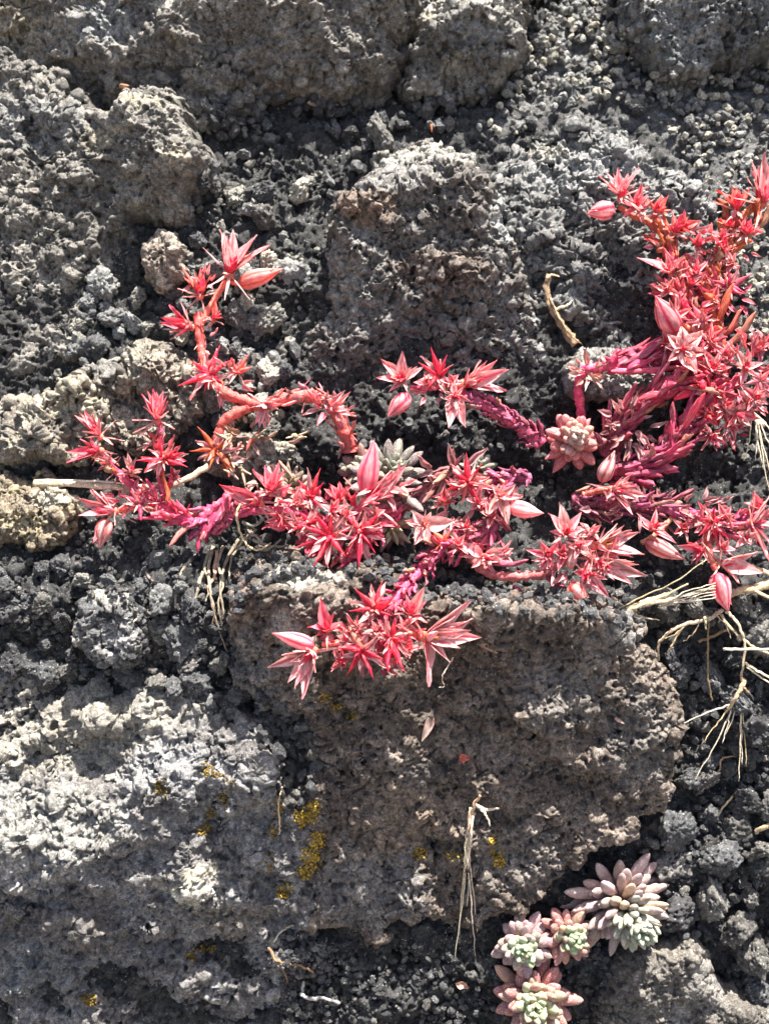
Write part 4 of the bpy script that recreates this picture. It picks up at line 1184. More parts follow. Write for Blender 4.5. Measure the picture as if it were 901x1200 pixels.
flower(t, (438, 714), [(414, 689), (410, 713), (446, 682), (468, 700), (425, 726), (460, 722)], h + 2, 'star', RED, wid=.22, extra=3)
flower(t, (458, 748), [(449, 788), (472, 787), (484, 749), (463, 724), (440, 734), (478, 766)], h + 12, 'star', RED, wid=.22, extra=4)
flower(t, (480, 722), [(498, 687), (503, 705), (474, 694), (462, 712), (498, 728)], h - 2, 'tuft', ROSE, .6, (.3, 1, .7), .28, 6, .6, 5)
flower(t, (496, 746), [(549, 701), (556, 729), (564, 747), (539, 759), (508, 804), (540, 715), (530, 745), (552, 738), (524, 762), (533, 722)], h + 2, 'tuft', PINK, 1.1, (1, 0, .7), .26, 8, .4, 1, (0.75, .25, .08))
frill(t, (440, 745), 52, 30, h - 4, 34, 17, ROSE, .5)
frill(t, (440, 778), 30, 8, h - 2, 8, 15, MAGENTA, .6)
more_flowers(t, [(405, 752, 104), (440, 742, 112), (470, 738, 108), (455, 772, 106), (420, 738, 104), (400, 776, 100), (480, 762, 104)], 17, (RED, RED, ROSE))

# --- cluster right of the hanging one
h = 52
t = shoot("pale pink starry stonecrop cluster on the smooth low stem, over the brown boulder's rim", 560, 665, 20)
stem(t, [(548, 650, 16), (574, 672, 28), (605, 676, 38), (636, 672, 44), (664, 655, 48)], 8, 6.5, (0.5, .13, .13))
leaf(t, (578, 663), (619, 657), 40, 4.4, PURPLE, 4); leaf(t, (640, 676), (662, 692), 42, 3, MAGENTA); leaf(t, (600, 688), (622, 698), 34, 2.8, MAGENTA)
flower(t, (662, 626), [(657, 589), (645, 601), (681, 600), (689, 617), (644, 622), (672, 610)], h + 4, 'open', PINK, .85, (0, .4, 1), .3, 6, .5, 4)
flower(t, (644, 650), [(617, 645), (631, 633), (632, 669), (655, 634), (646, 668)], h + 6, 'open', ROSE, .75, (-.4, 0, 1), .28, 6, .55, 4)
flower(t, (696, 640), [(723, 613), (738, 619), (750, 624), (754, 652), (730, 632)], h, 'tuft', PINK, 1.1, (1, .2, .5), .24, 6, .4, 3, (0.7, .25, .08))
flower(t, (694, 655), [(759, 676), (740, 685), (748, 664), (726, 672), (722, 650)], h + 2, 'tuft', PINK, 1.0, (1, -.5, .6), .22, 6, .4, 2)
flower(t, (684, 672), [(714, 700), (711, 678), (670, 668), (690, 655), (702, 690)], h + 8, 'open', ROSE, .85, (.2, -.3, 1), .3, 6, .55, 3)
bud(t, (668, 684), (689, 711), h + 6, 22, CORAL, .8); bud(t, (668, 666), (672, 640), h + 8, 12, PINK, 1.0)
frill(t, (672, 655), 30, 26, h - 4, 26, 18, PINK, .8)
more_flowers(t, [(660, 650, 60), (690, 625, 54), (706, 660, 56), (676, 640, 62), (716, 645, 52)], 20, (ROSE, PINK, PINK))

# --- right lower stem
h = 20
t = shoot("long purple stonecrop stem lying along the ledge at right, with pink drooping bud", 690, 585, -10)
Q = [(672, 585, -24), (692, 588, -16), (727, 592, -4), (767, 593, 4), (810, 604, 10), (840, 618, 16), (870, 612, 18)]
leafy(t, Q, 12, 7, 84, 28, 3.0, ((0.36, .08, .14), (0.5, .08, .17)), .45)
stem(t, [(684, 580, -8), (705, 574, 8), (716, 573, 14)], 5, 4.5, CORAL)
flower(t, (716, 573), [(740, 556), (757, 582), (740, 604), (749, 570), (730, 560), (732, 590)], h + 2, 'open', PINK, 1.1, (.8, -.1, .8), .26, 7, .5, 2)
bud(t, (704, 565), (720, 528), 2, 18, (0.5, .2, .18), .9)
flower(t, (762, 620), [(770, 595), (793, 635), (782, 612), (748, 614), (748, 604)], h + 8, 'tuft', ROSE, .85, (.3, .4, .8), .24, 6, .6, 3)
bud(t, (756, 634), (803, 656), h + 6, 20, (0.6, .16, .14), .7)
stem(t, [(790, 604, 12), (765, 628, 22), (752, 636, 24)], 4, 4, TANP)
flower(t, (834, 612), [(836, 592), (820, 628), (852, 632), (846, 604), (820, 606), (840, 636)], h + 10, 'star', RED, wid=.26, extra=4)
flower(t, (824, 644), [(792, 636), (808, 658), (804, 634), (816, 662)], h + 8, 'tuft', ROSE, .7, (-1, 0, .6), .28, 5, .5, 3)
stem(t, [(826, 622, 20), (831, 645, 26), (838, 668, 28)], 6, 5, CORAL)
bud(t, (838, 672), (853, 717), h + 10, 24, ROSE, .75)
flower(t, (842, 660), [(893, 672), (887, 646), (863, 682), (872, 656), (858, 676)], h + 8, 'tuft', PINK, 1.0, (1, -.1, .6), .32, 6, .35, 2)
stem(t, [(834, 612, 18), (860, 616, 22), (876, 614, 24)], 6, 7, CORAL)
flower(t, (878, 612), [(903, 578), (910, 592), (902, 604), (899, 660), (908, 640), (888, 640), (914, 616)], h + 8, 'tuft', PINK, .9, (1, .1, .5), .24, 6, .4, 4)
frill(t, (850, 615), 40, 22, h, 24, 17, ROSE, .7)
frill(t, (770, 596), 80, 14, 10, 30, 20, DULL, .8)
more_flowers(t, [(850, 605, 30), (820, 612, 24), (800, 620, 20), (874, 630, 28), (890, 596, 24), (846, 644, 30)], 17, (ROSE, PINK, RED))

# --- the tall clump at upper right: arching stem
t = shoot("arching magenta stonecrop stem at right, ending in the large white-pink open star", 683, 500, -50)
Q = [(684, 512, -66), (680, 480, -52), (677, 455, -42), (684, 434, -36), (708, 430, -32), (744, 420, -26), (776, 418, -20), (800, 424, -16)]
stem(t, Q, 7.5, 9, MAGENTA)
leafy(t, Q[4:], 9, 10, 26, 44, 4.6, (MAGENTA, (0.5, .04, .08)), .3)
leaf(t, (726, 428), (778, 402), -18, 6.5, PURPLE); leaf(t, (735, 434), (776, 411), -12, 5.5, MAGENTA); leaf(t, (716, 436), (800, 432), -14, 5.5, ROSE)
frill(t, (688, 436), 16, 12, -30, 16, 16, (0.62, .4, .25), .9)
h = -2
bud(t, (792, 391), (766, 347), h + 2, 27, (0.5, .045, .11), .55)
flower(t, (799, 409), [(782, 391), (799, 380), (824, 387), (827, 416), (814, 440), (782, 424)], h + 10, 'open', (0.7, .13, .12), 1.35, (-.05, 0, 1), .44, 4, .34, 0, RED)
flower(t, (812, 392), [(796, 374), (826, 362), (838, 380), (808, 368)], h - 4, 'star', CORAL, wid=.26, extra=3)
frill(t, (806, 380), 26, 26, h - 10, 26, 17, ROSE, .6)
more_flowers(t, [(790, 372, -6), (822, 376, 0), (830, 400, 2), (808, 430, 6), (780, 402, -4)], 20, (ROSE, RED, PINK))

t = shoot("upper right stonecrop shoot leaning left, pale flower and striped bud at its tip", 815, 400, -30)
Q = [(822, 410, -34), (806, 372, -30), (797, 330, -36), (788, 300, -46), (776, 274, -54), (762, 262, -58), (740, 252, -60), (724, 242, -62)]
stem(t, Q, 8, 4.5, (0.5, .1, .06))
leafy(t, Q[:5], 9, 6, 34, 26, 3.6, (MAGENTA, ORANGE), .6)
h = -52
bud(t, (719, 243), (687, 251), h, 23, ROSE, .85)
flower(t, (727, 232), [(701, 206), (723, 196), (746, 194), (712, 200), (734, 202)], h, 'open', PINK, 1.0, (-.2, 1, .5), .24, 5, .5, 2)
flower(t, (744, 244), [(753, 214), (758, 236), (722, 232), (730, 254), (760, 228)], h + 4, 'tuft', ROSE, .8, (0, .7, .8), .28, 5, .6, 3)
flower(t, (768, 252), [(785, 231), (775, 228), (758, 232), (786, 244), (764, 262)], h + 4, 'tuft', CORAL, .25, (.2, 1, .6), .34, 5, .7, 3, ccount=7)
flower(t, (790, 274), [(807, 254), (798, 250), (776, 262), (812, 268), (780, 282)], h + 8, 'tuft', RED, .3, (.3, .9, .6), .32, 5, .7, 3, ccount=7)
flower(t, (792, 268), [(822, 258), (816, 272), (804, 284)], h + 4, 'tuft', CORAL, .5, (1, .3, .6), .28, 5, .6, 3)
flower(t, (816, 290), [(820, 270), (806, 278), (832, 280), (826, 300)], h + 8, 'tuft', RED, .3, (0, .8, .8), .34, 5, .7, 4, ccount=7)
flower(t, (786, 322), [(748, 299), (762, 312), (780, 296), (800, 300), (796, 330)], h + 14, 'open', ROSE, .8, (-.4, .8, .7), .26, 6, .5, 3)
flower(t, (806, 336), [(830, 318), (822, 312), (792, 350), (812, 356)], h + 18, 'tuft', MAGENTA, .4, (.3, .5, .8), .28, 6, .5, 4)
leaf(t, (778, 292), (770, 268), h + 6, 4.5, ORANGE)
frill(t, (796, 290), 34, 30, h, 26, 17, PINK, .9)
frill(t, (800, 345), 32, 26, h + 12, 24, 18, ROSE, .5)
more_flowers(t, [(782, 340, -30), (812, 322, -36), (752, 246, -52)], 18, (ROSE, CORAL, RED))

t = shoot("upright stonecrop shoot at the right edge, brown-orange below coral tufts and a pale flower", 850, 400, -30)
Q = [(845, 410, -34), (836, 360, -34), (836, 320, -40), (848, 290, -46), (860, 262, -50), (876, 248, -50), (893, 236, -50)]
stem(t, Q, 8.5, 5, (0.52, .14, .06))
leafy(t, Q[:5], 8, 6, 26, 28, 4.4, ((0.5, .08, .05), ORANGE), .55)
h = -44
flower(t, (862, 248), [(845, 219), (856, 218), (864, 219), (881, 223), (872, 228)], h, 'tuft', CORAL, .2, (0, 1, .5), .38, 5, .7, 3, ccount=7)
flower(t, (856, 270), [(844, 254), (852, 250), (868, 256), (842, 270)], h + 2, 'tuft', RED, .3, (-.2, .9, .6), .36, 5, .7, 4, ccount=6)
flower(t, (872, 276), [(866, 258), (880, 256), (890, 266)], h + 4, 'tuft', ROSE, .3, (.3, .9, .6), .36, 5, .7, 3)
leaf(t, (862, 288), (886, 264), h + 2, 6, ORANGE); leaf(t, (860, 284), (852, 262), h, 4.5, ORANGE)
flower(t, (892, 240), [(892, 180), (879, 189), (902, 196), (885, 198), (906, 210)], h, 'open', PINK, .95, (.1, 1, .4), .24, 5, .5, 2)
leaf(t, (884, 262), (891, 232), h + 3, 7, ORANGE); leaf(t, (890, 268), (902, 240), h + 2, 6, TANP)
flower(t, (846, 296), [(836, 276), (850, 272), (862, 284), (832, 292)], h + 8, 'tuft', RED, .4, (0, .9, .7), .34, 5, .7, 4, ccount=6)
flower(t, (852, 336), [(880, 322), (872, 340), (834, 326), (858, 316), (868, 350)], h + 14, 'star', MAGENTA, wid=.3, extra=4)
leaf(t, (840, 376), (859, 332), h + 22, 7, (0.62, .13, .06)); leaf(t, (847, 396), (868, 364), h + 26, 5.6, CORAL); leaf(t, (852, 408), (885, 367), h + 30, 6, (0.66, .07, .06))
frill(t, (855, 290), 28, 34, h, 20, 15, PINK, .9)
frill(t, (850, 345), 24, 22, h + 10, 16, 18, MAGENTA, .4)
more_flowers(t, [(858, 310, -34), (846, 280, -38), (836, 352, -26)], 18, (CORAL, RED, ROSE))

h = 0
t = shoot("thick magenta stonecrop stem under the white star, its end a mass of ragged red flowers", 715, 520, -40)
Q = [(708, 532, -44), (718, 512, -36), (735, 488, -26), (766, 462, -16), (800, 447, -8), (822, 448, -4)]
leafy(t, Q, 10, 11, 60, 40, 3.9, ((0.42, .09, .15), (0.6, .05, .1)), .42)
frill(t, (738, 500), 28, 26, -14, 26, 18, DULL, .9)
leaf(t, (790, 470), (842, 444), 2, 6, RED); leaf(t, (748, 470), (806, 452), -2, 6, (0.48, .03, .07))
flower(t, (836, 462), [(812, 446), (826, 440), (862, 470), (820, 476), (852, 448), (840, 484)], h + 8, 'star', RED, wid=.24, extra=4)
flower(t, (836, 434), [(822, 408), (846, 420), (812, 424), (858, 432), (842, 412)], h + 8, 'tuft', ROSE, .8, (-.2, .6, .8), .28, 7, .5, 4)
flower(t, (826, 486), [(806, 480), (842, 500), (820, 504), (848, 486), (834, 470)], h + 4, 'tuft', RED, .4, (.2, -.4, .9), .3, 7, .6, 4)
frill(t, (836, 455), 30, 34, h, 26, 18, RED, .7)
more_flowers(t, [(820, 430, 4), (846, 478, 10), (850, 418, 4)], 22, (RED, ROSE, PINK))

t = shoot("lower magenta stonecrop stem at right with bunched pink flowers over the straw tuft", 720, 552, -30)
Q = [(712, 556, -30), (735, 550, -22), (757, 545, -14), (781, 526, -8), (800, 502, -4), (816, 484, 0)]
leafy(t, Q, 10, 10, 52, 42, 4.4, ((0.44, .08, .16), (0.64, .08, .14)), .35)
leaf(t, (732, 556), (782, 552), -4, 5, (0.45, .07, .13)); leaf(t, (760, 540), (806, 530), -2, 5, ROSE); leaf(t, (785, 540), (790, 490), 0, 6, ROSE)
h = 8
stem(t, [(816, 484, 0), (845, 462, 2), (868, 440, 4)], 8, 6, MAGENTA)
flower(t, (872, 432), [(862, 408), (880, 412), (895, 424), (856, 424), (886, 442), (868, 452)], h + 6, 'open', PINK, 1.1, (.1, .4, 1), .32, 7, .45, 3)
flower(t, (884, 466), [(868, 452), (898, 456), (874, 482), (900, 474), (886, 448)], h + 8, 'open', ROSE, .95, (0, 0, 1), .32, 6, .5, 4)
flower(t, (862, 484), [(892, 492), (880, 500), (850, 500), (846, 476), (874, 470)], h + 4, 'tuft', ROSE, .9, (.5, -.5, .8), .28, 7, .5, 4)
flower(t, (888, 410), [(880, 384), (896, 390), (904, 402), (874, 400), (892, 424)], h, 'tuft', MAGENTA, .5, (.2, .8, .7), .26, 6, .5, 3)
flower(t, (832, 508), [(850, 520), (842, 526), (824, 528), (846, 504), (816, 518)], h, 'tuft', MAGENTA, .5, (.4, -.7, .7), .26, 6, .5, 3)
frill(t, (872, 440), 28, 44, h, 26, 19, ROSE, .9)
frill(t, (846, 500), 26, 22, h - 4, 22, 15, MAGENTA, .5)
more_flowers(t, [(890, 446, 14), (874, 474, 12), (856, 500, 6), (894, 400, 0)], 22, (ROSE, PINK, RED))

# --- rosettes
def rosette(label, c, h, axis, R, n, ln, wid, inner, outer, tipc=None, mesh=None, seed=1, squash=1.0, up=0.9, stem_to=None, tall=0.5):
    global RND
    RND = random.Random(seed)
    ln *= 1.12; wid *= 1.05; R *= 1.12
    t = thing("stonecrop_rosette", label, "succulent", unp(c[0], c[1], h), "leafy rosettes of stonecrop")
    A = Vector(axis).normalized()
    a1 = A.orthogonal().normalized(); a2 = A.cross(a1)
    P = unp(c[0], c[1], h)
    back = P - A * R * tall * 1.4
    me, base = tube_mesh("stem", spline([P - A * 2, P - A * R * .6 * tall, back], 4), lambda s: R * .14, M_STEM, 8, .1, seed)
    o = bpy.data.objects.new("stem", me); o.color = (*DULL, 1); link(o, t, Matrix.Translation(base))
    for k in range(n):
        f = (k + 0.5) / n                                # 0 = heart, 1 = oldest leaf
        a = k * 2.39996 + RND.uniform(-.3, .3)
        rd = a1 * math.cos(a) + a2 * math.sin(a) * squash
        el = (1 - f) ** up * 1.35 - 0.12 + RND.uniform(-.16, .16)                # rise of the leaf above the rosette's plane
        d = (rd * math.cos(el) + A * math.sin(el)).normalized()
        b = P + rd * R * (0.03 + 0.13 * f) - A * R * tall * f
        l = ln * (0.34 + 0.72 * f ** 0.8) * RND.uniform(.74, 1.18)
        w = wid * (0.5 + 0.5 * f ** 0.7) * RND.uniform(.9, 1.1)
        col = Vector(inner).lerp(Vector(outer), sstep(0.1, 0.75, f + RND.uniform(-.16, .16)))
        aim(RND.choice(mesh or PLUMP), b, b + d * l, A * 0.7 + rd * -0.3, w * 3.7, t, jit(tuple(col), .12), name="leaf", thick=w * 3.6)
    return t

GREEN = (0.28, 0.36, 0.20); MAUVE = (0.31, 0.20, 0.205); ROSY = (0.34, 0.15, 0.14); GREYG = (0.2, 0.2, 0.155)
rosette("large grey-green and mauve rosette of long plump leaves at the lower right", (748, 1086), 40, (.22, -.3, .85), 50, 112, 49, 9.8, (0.31, 0.345, 0.245), (0.345, 0.25, 0.24), seed=3, tall=1.05, up=.8)
rosette("small green-hearted rosette squeezed between the large rosette and its two lower neighbours", (672, 1100), 28, (.25, .1, 1), 32, 60, 28, 8.4, GREEN, ROSY, seed=4, tall=.7)
rosette("small round rosette with bead-like green heart, under the brown boulder's lower rim", (614, 1112), 30, (-.1, .15, 1), 34, 66, 29, 8.8, GREEN, MAUVE, seed=5, tall=.7)
rosette("rosette with red-brown outer leaves, cut by the bottom edge of the view", (628, 1178), 34, (-.05, .1, 1), 44, 80, 42, 10.6, (0.31, .36, .20), ROSY, seed=6, tall=.7)
rosette("rosette of pink velvety leaves between the red stems right of centre", (675, 511), 6, (-.05, .12, 1), 38, 60, 27, 9.2, (0.42, .29, .23), (0.50, .14, .14), seed=7, tall=1.0, up=.8, mesh=PLUMP + PLUMP + POINTY)
rosette("dull grey-green rosette in the dark hollow behind the pink upright bud", (458, 550), 16, (.15, .6, .8), 38, 46, 44, 9.5, (0.17, .18, .135), (0.15, .115, .105), seed=8, tall=.6, mesh=PLUMP + POINTY)
rosette("little grey-green rosette in shade behind the scarlet star right of centre", (560, 546), -26, (.1, .6, .7), 20, 24, 24, 6, GREYG, (0.22, .19, .16), seed=9)
rosette("half hidden brownish rosette behind the left part of the centre cluster", (338, 566), -10, (0, .7, .7), 30, 30, 34, 7, (0.22, .19, .12), (0.22, .14, .11), seed=10, mesh=PLUMP + POINTY)
rosette("greenish rosette with red-brown leaves at the foot of the coral shoot", (424, 548), -20, (-.2, .3, .9), 24, 26, 28, 8, (0.26, .29, .19), (0.22, .10, .09), seed=11, mesh=PLUMP + POINTY)
rosette("pinkish leaves of a rosette poking out below the centre cluster", (458, 622), 10, (.1, -.5, .7), 26, 22, 32, 8, (0.36, .34, .2), (0.34, .16, .15), seed=12, mesh=POINTY)
RND = random.Random(55)
print("plants built", len(bpy.data.objects))

# ------------------------------------------------------------------ dry straw, twigs, roots and scraps
STRAW = (0.56, 0.43, 0.26); PALES = (0.66, 0.58, 0.44); BROWN = (0.26, 0.17, 0.10); ROOT = (0.30, 0.255, 0.20)
def at(u, v, up=6.0):
    p = surf(u, v, HD)
    return (u, v, p.z + up)

def strand(t, pts, r0, r1, tint, up=5.0, name="blade", wr=0.1, h=None):
    q = [(a[0], a[1], (h if h is not None else surf(a[0], a[1], HM).z + up) + (a[2] if len(a) > 2 else 0)) for a in pts]
    return stem(t, q, r0, r1, jit(tint, .12), name, M_STRAW, wr + .15, 6, 0.62 if name in ('awn', 'root', 'fibre') else 0.72)

def litter(name, label, cat, u, v, h): return thing(name, label, cat, unp(u, v, h))

h = 40
t = litter("dry_grass", "feathery dry grass spikelet pointing left, under the drooping pink bud", "dry grass", 740, 715, h)
strand(t, [(704, 726), (745, 703, 4), (790, 682, 8), (827, 656, 6)], 1.6, 0.9, STRAW, h=h, name="awn")
strand(t, [(706, 726), (735, 713, 5), (760, 704, 6), (785, 697, 4)], 2.4, 5.0, STRAW, h=h)
strand(t, [(716, 721), (745, 711, 7), (772, 705, 8), (790, 703, 6)], 3.0, 3.4, (0.62, .5, .33), h=h)
strand(t, [(712, 723), (745, 712, 8), (775, 700, 8), (806, 684, 6)], 2.2, 1.2, STRAW, h=h)
strand(t, [(720, 722), (745, 722, 4), (772, 727, 2)], 2.6, 1.0, STRAW, h=h)
strand(t, [(770, 706), (805, 697, 4), (836, 688, 4)], 2.4, 1.0, PALES, h=h, name="awn")
for k in range(6):
    strand(t, [(770 + k, 712 - k * 0.4, k), (800, 706 - k * 2.2, 3 + k), (838, 700 - k * 3.4, 4)], 1.3, 0.8, PALES, h=h, name="awn")
t = litter("dry_grass", "thick tan straw stalk entering at the right edge behind the drooping pink bud", "dry grass", 870, 690, 20)
strand(t, [(846, 700), (866, 692, 4), (884, 690, 6), (910, 682, 4)], 5.0, 7.0, (0.55, .42, .28), h=26)
strand(t, [(884, 692, 6), (900, 700, 6), (915, 706)], 3.0, 2.0, STRAW, h=28)
strand(t, [(880, 664), (892, 668, 4), (912, 680)], 4.0, 3.4, STRAW, h=22)
t = litter("dry_grass", "forked and crooked dry stalk hanging below the straw at right", "dry grass", 810, 735, 20)
strand(t, [(846, 714), (836, 722, 3), (824, 727, 3), (803, 731, 2), (785, 740, 2), (774, 750), (770, 760), (772, 774, -4)], 3.6, 1.8, (0.52, .40, .28), h=24)
for q in ([(806, 730), (792, 742), (778, 748)], [(836, 720), (850, 732), (856, 748)], [(820, 727), (812, 742), (800, 752)]):
    strand(t, q, 1.4, 0.8, STRAW, h=26, name="awn")
strand(t, [(826, 722, 4), (826, 728, 6), (827, 738, 4)], 4.2, 1.0, (0.52, .40, .28), h=24)
strand(t, [(800, 733), (790, 750), (783, 762)], 2.0, 1.3, STRAW, h=24)
strand(t, [(830, 728), (829, 753, -3), (829, 795, -8), (834, 822, -14)], 1.9, 1.5, BROWN, h=20)
strand(t, [(818, 752), (836, 745), (858, 735)], 2.6, 2.0, BROWN, h=12)
t = litter("dry_grass", "bent pale straw blade crossing other straw at the right edge", "dry grass", 868, 750, 20)
strand(t, [(850, 716), (862, 728, 3), (870, 745, 4), (872, 760, 4), (868, 792)], 2.8, 2.2, (0.6, .47, .32), h=26)
strand(t, [(844, 720), (858, 738, 3), (874, 752, 3), (890, 762), (912, 768)], 2.8, 2.0, STRAW, h=24)
t = litter("dry_grass", "straight cream straw lying level at the right edge", "dry grass", 880, 761, 30)
strand(t, [(847, 761), (880, 760.5, 2), (915, 761)], 2.3, 2.0, PALES, h=34)
t = litter("dry_grass", "pale split straw slanting down to the right edge", "dry grass", 885, 785, 30)
strand(t, [(873, 777), (890, 788), (915, 800)], 2.4, 1.6, PALES, h=30)
strand(t, [(874, 781), (892, 794), (912, 808)], 2.0, 1.2, PALES, h=29)
t = litter("dry_grass", "dry grass tuft with spread awns in front of the dark stones at right", "dry grass", 865, 810, 20)
strand(t, [(872, 796), (868, 806, 3), (860, 820, 4), (853, 832)], 4.4, 3.0, STRAW, h=24)
for q in ([(855, 826), (822, 838, 2), (788, 853)], [(855, 828), (838, 850), (821, 873)], [(858, 830), (838, 872), (812, 917)], [(856, 832), (852, 850), (846, 871)], [(868, 812), (867, 860), (865, 916)], [(868, 812), (872, 860), (874, 898)], [(866, 816), (868, 856), (869, 896)], [(862, 820), (858, 840), (849, 862)]):
    strand(t, q, 1.8, 0.7, PALES if RND.random() < .6 else STRAW, h=22, name="awn")
strand(t, [(868, 790), (872, 806), (878, 812)], 3.0, 1.2, BROWN, h=26)
t = litter("dry_grass", "straw tuft fanning down from the red flowers at the right edge", "dry grass", 885, 485, 0)
strand(t, [(868, 480), (880, 484), (896, 498)], 3.6, 5.0, (0.58, .47, .32), h=-2)
for q in ([(880, 488), (878, 512), (871, 540)], [(884, 492), (888, 520), (894, 550)], [(888, 494), (892, 526), (900, 575)], [(890, 494), (902, 524), (912, 545)], [(886, 492), (886, 520), (884, 540)], [(892, 494), (908, 508), (920, 514)], [(886, 490), (896, 530), (910, 590)]):
    strand(t, q, 1.8, 0.8, PALES, h=0, name="awn")
t = litter("dry_grass", "white dry grass bunch hanging straight down on the brown boulder's face", "dry grass", 550, 950, 40)
for k in range(6):
    strand(t, [(551 + k * .9, 946 + k), (548 + k * 1.0, 968, 2 + k % 3), (545 + k * 1.1, 992, 3), (544.5 + k * 1.0, 1014 + 4 * (k % 3), 2)], 1.9, 1.5, PALES if k % 3 else (0.72, .62, .46), up=7 + k % 2)
strand(t, [(563, 932), (556, 942, 2), (552, 955)], 2.2, 3.0, STRAW, up=10)
strand(t, [(556, 943), (568, 948, 3), (585, 947)], 3.6, 1.4, PALES, up=10)
strand(t, [(562, 946), (570, 956, 3), (574, 968)], 2.6, 1.2, PALES, up=10)
strand(t, [(551, 952), (549, 975)], 2.0, 1.2, (0.55, .3, .17), up=11)
for q in ([(547, 1005), (541, 1060), (533, 1126)], [(548, 1005), (553, 1070), (557, 1121)], [(549, 1000), (555, 1050), (559, 1092)], [(546, 1000), (541, 1050), (538, 1098)], [(548, 990), (549, 1030), (547, 1062)]):
    strand(t, q, 1.9, 0.7, PALES, up=7, name="awn")
t = litter("dry_stick", "long pale straw stick lying level behind the far left red shoot", "stick", 140, 567, 4)
strand(t, [(40, 566), (80, 567, 1), (150, 571, 1), (205, 566, -3), (245, 546, -10)], 5.4, 5.0, (0.62, .52, .36), h=-1, name="stick", wr=.25)
strand(t, [(44, 563), (90, 563, 1), (150, 567)], 1.8, 1.4, PALES, h=4, name="splinter")
t = litter("dry_twig", "frayed brown twig leaning in the gap right of the middle boulder", "twig", 655, 365, -60)
strand(t, [(643, 322), (640, 345, 2), (648, 365, 2), (660, 385), (674, 404)], 4.6, 8.0, (0.3, .205, .12), h=-52, name="stick", wr=.3)
strand(t, [(640, 326), (648, 322), (655, 324)], 2.4, 1.2, STRAW, h=-48)
for k in range(7):
    strand(t, [(644 + k, 345 + 4 * k, 2), (654 + k * 2, 372 + 3 * k, 5), (664 + 3 * k, 392 + k * 2, 2)], 1.5, 0.8, STRAW if k % 2 else BROWN, h=-49, name="fibre")
strand(t, [(652, 362), (664, 358, 4), (670, 352, 2)], 3.2, 1.0, (0.7, .62, .4), h=-46)
t = litter("dry_roots", "bundle of grey withered roots hanging below the far left red shoot", "roots", 250, 640, 0)
for q in ([(224, 656), (212, 672), (208, 690), (206, 708), (214, 715)], [(238, 670), (232, 690), (226, 715), (223, 733), (234, 748)],
          [(250, 640), (245, 668), (248, 700), (254, 730), (262, 752), (270, 773)], [(280, 632), (264, 660), (258, 690), (262, 715), (257, 733)],
          [(254, 645), (251, 675), (244, 690), (251, 712), (249, 735)], [(246, 645), (240, 665), (247, 684), (241, 705)], [(262, 640), (255, 662), (262, 680), (256, 708), (260, 730)], [(300, 620), (285, 635), (272, 655), (268, 680)]):
    strand(t, q, 3.4, 1.2, ROOT, up=9, name="root", wr=.3)
strand(t, [(206, 708), (214, 714), (222, 714)], 5, 3, (0.6, .55, .45), up=7, name="root", wr=.4)
t = litter("withered_stalk", "looped dry stem with brown withered leaves between the left shoot and centre cluster", "dry stem", 285, 620, 10)
strand(t, [(282, 590), (278, 602, 3), (281, 622, 4), (291, 640, 4), (304, 644, 2), (318, 636)], 2.0, 1.5, STRAW, h=20)
for q in ([(300, 640), (312, 645), (330, 632)], [(284, 612), (298, 616), (310, 608)], [(290, 622), (300, 628), (312, 640)], [(296, 632), (316, 640), (338, 640)]):
    strand(t, q, 3.0, 1.6, ROOT, h=14)
t = litter("dead_leaves", "small tangle of tan withered leaves at the foot of the upper left coral shoot", "dead leaves", 300, 530, -20)
RND = random.Random(91)
for k in range(26):
    u, v = RND.uniform(262, 345), RND.uniform(505, 580)
    p = unp(u, v, RND.uniform(-26, 0)); d = Vector((RND.uniform(-1, 1), RND.uniform(-1, .6), RND.uniform(-.2, .8))).normalized()
    aim(RND.choice(CURLED + OLDLEAF), p, p + d * RND.uniform(14, 34), (0, 0, 1), RND.uniform(6, 13), t, jit((0.56, .44, .3), .25), .5, name="leaf")
t = litter("dry_rootlet", "curved grey rootlet beside the awned grass tuft at right", "rootlet", 840, 905, -10)
strand(t, [(821, 928), (832, 915, 2), (842, 903, 3), (845, 890, 3), (852, 887), (866, 886)], 2.4, 1.2, ROOT, up=8)
t = litter("dry_rootlet", "short bare twig leaning on the dark stones, lower right", "twig", 855, 940, -10)
strand(t, [(839, 958), (852, 940, 3), (870, 920)], 2.0, 1.8, (0.55, .5, .42), up=10)
t = litter("dry_stick", "stub of tan stick poking in at the right edge among dark stones", "stick", 895, 970, 0)
strand(t, [(884, 975), (900, 968, 4), (920, 960)], 4.0, 4.0, STRAW, up=12)
t = litter("dry_twig", "splintered grey twig in the crack low on the brown boulder", "twig", 340, 1125, 0)
strand(t, [(315, 1110), (322, 1124, 2), (338, 1130, 3), (352, 1132), (368, 1140)], 2.4, 1.6, BROWN, up=10, wr=.3)
strand(t, [(320, 1104), (332, 1090), (344, 1084)], 1.8, 1.0, (0.5, .44, .36), up=8)
strand(t, [(324, 1124), (333, 1140, 2), (338, 1152)], 2.0, 1.0, BROWN, up=10)
t = litter("dry_twig", "weathered grey twig lying on the soil near the bottom edge", "twig", 375, 1170, 0)
strand(t, [(352, 1164), (362, 1170, 2), (380, 1170, 2), (398, 1176)], 3.0, 2.0, (0.4, .39, .37), up=9, wr=.3)
strand(t, [(356, 1150), (354, 1160), (356, 1168)], 2.6, 2.2, (0.35, .34, .33), up=8, wr=.3)
t = litter("dry_rootlet", "hair-thin white fibre hanging from the hanging head's right flower", "fibre", 520, 800, 80)
strand(t, [(531, 770), (522, 785, 3), (518, 795, 3), (521, 804, 2), (514, 806)], 1.0, 0.7, PALES, up=10)
t = litter("dry_rootlet", "thin straw fibre lying beside the moss on the brown boulder", "fibre", 328, 960, 20)
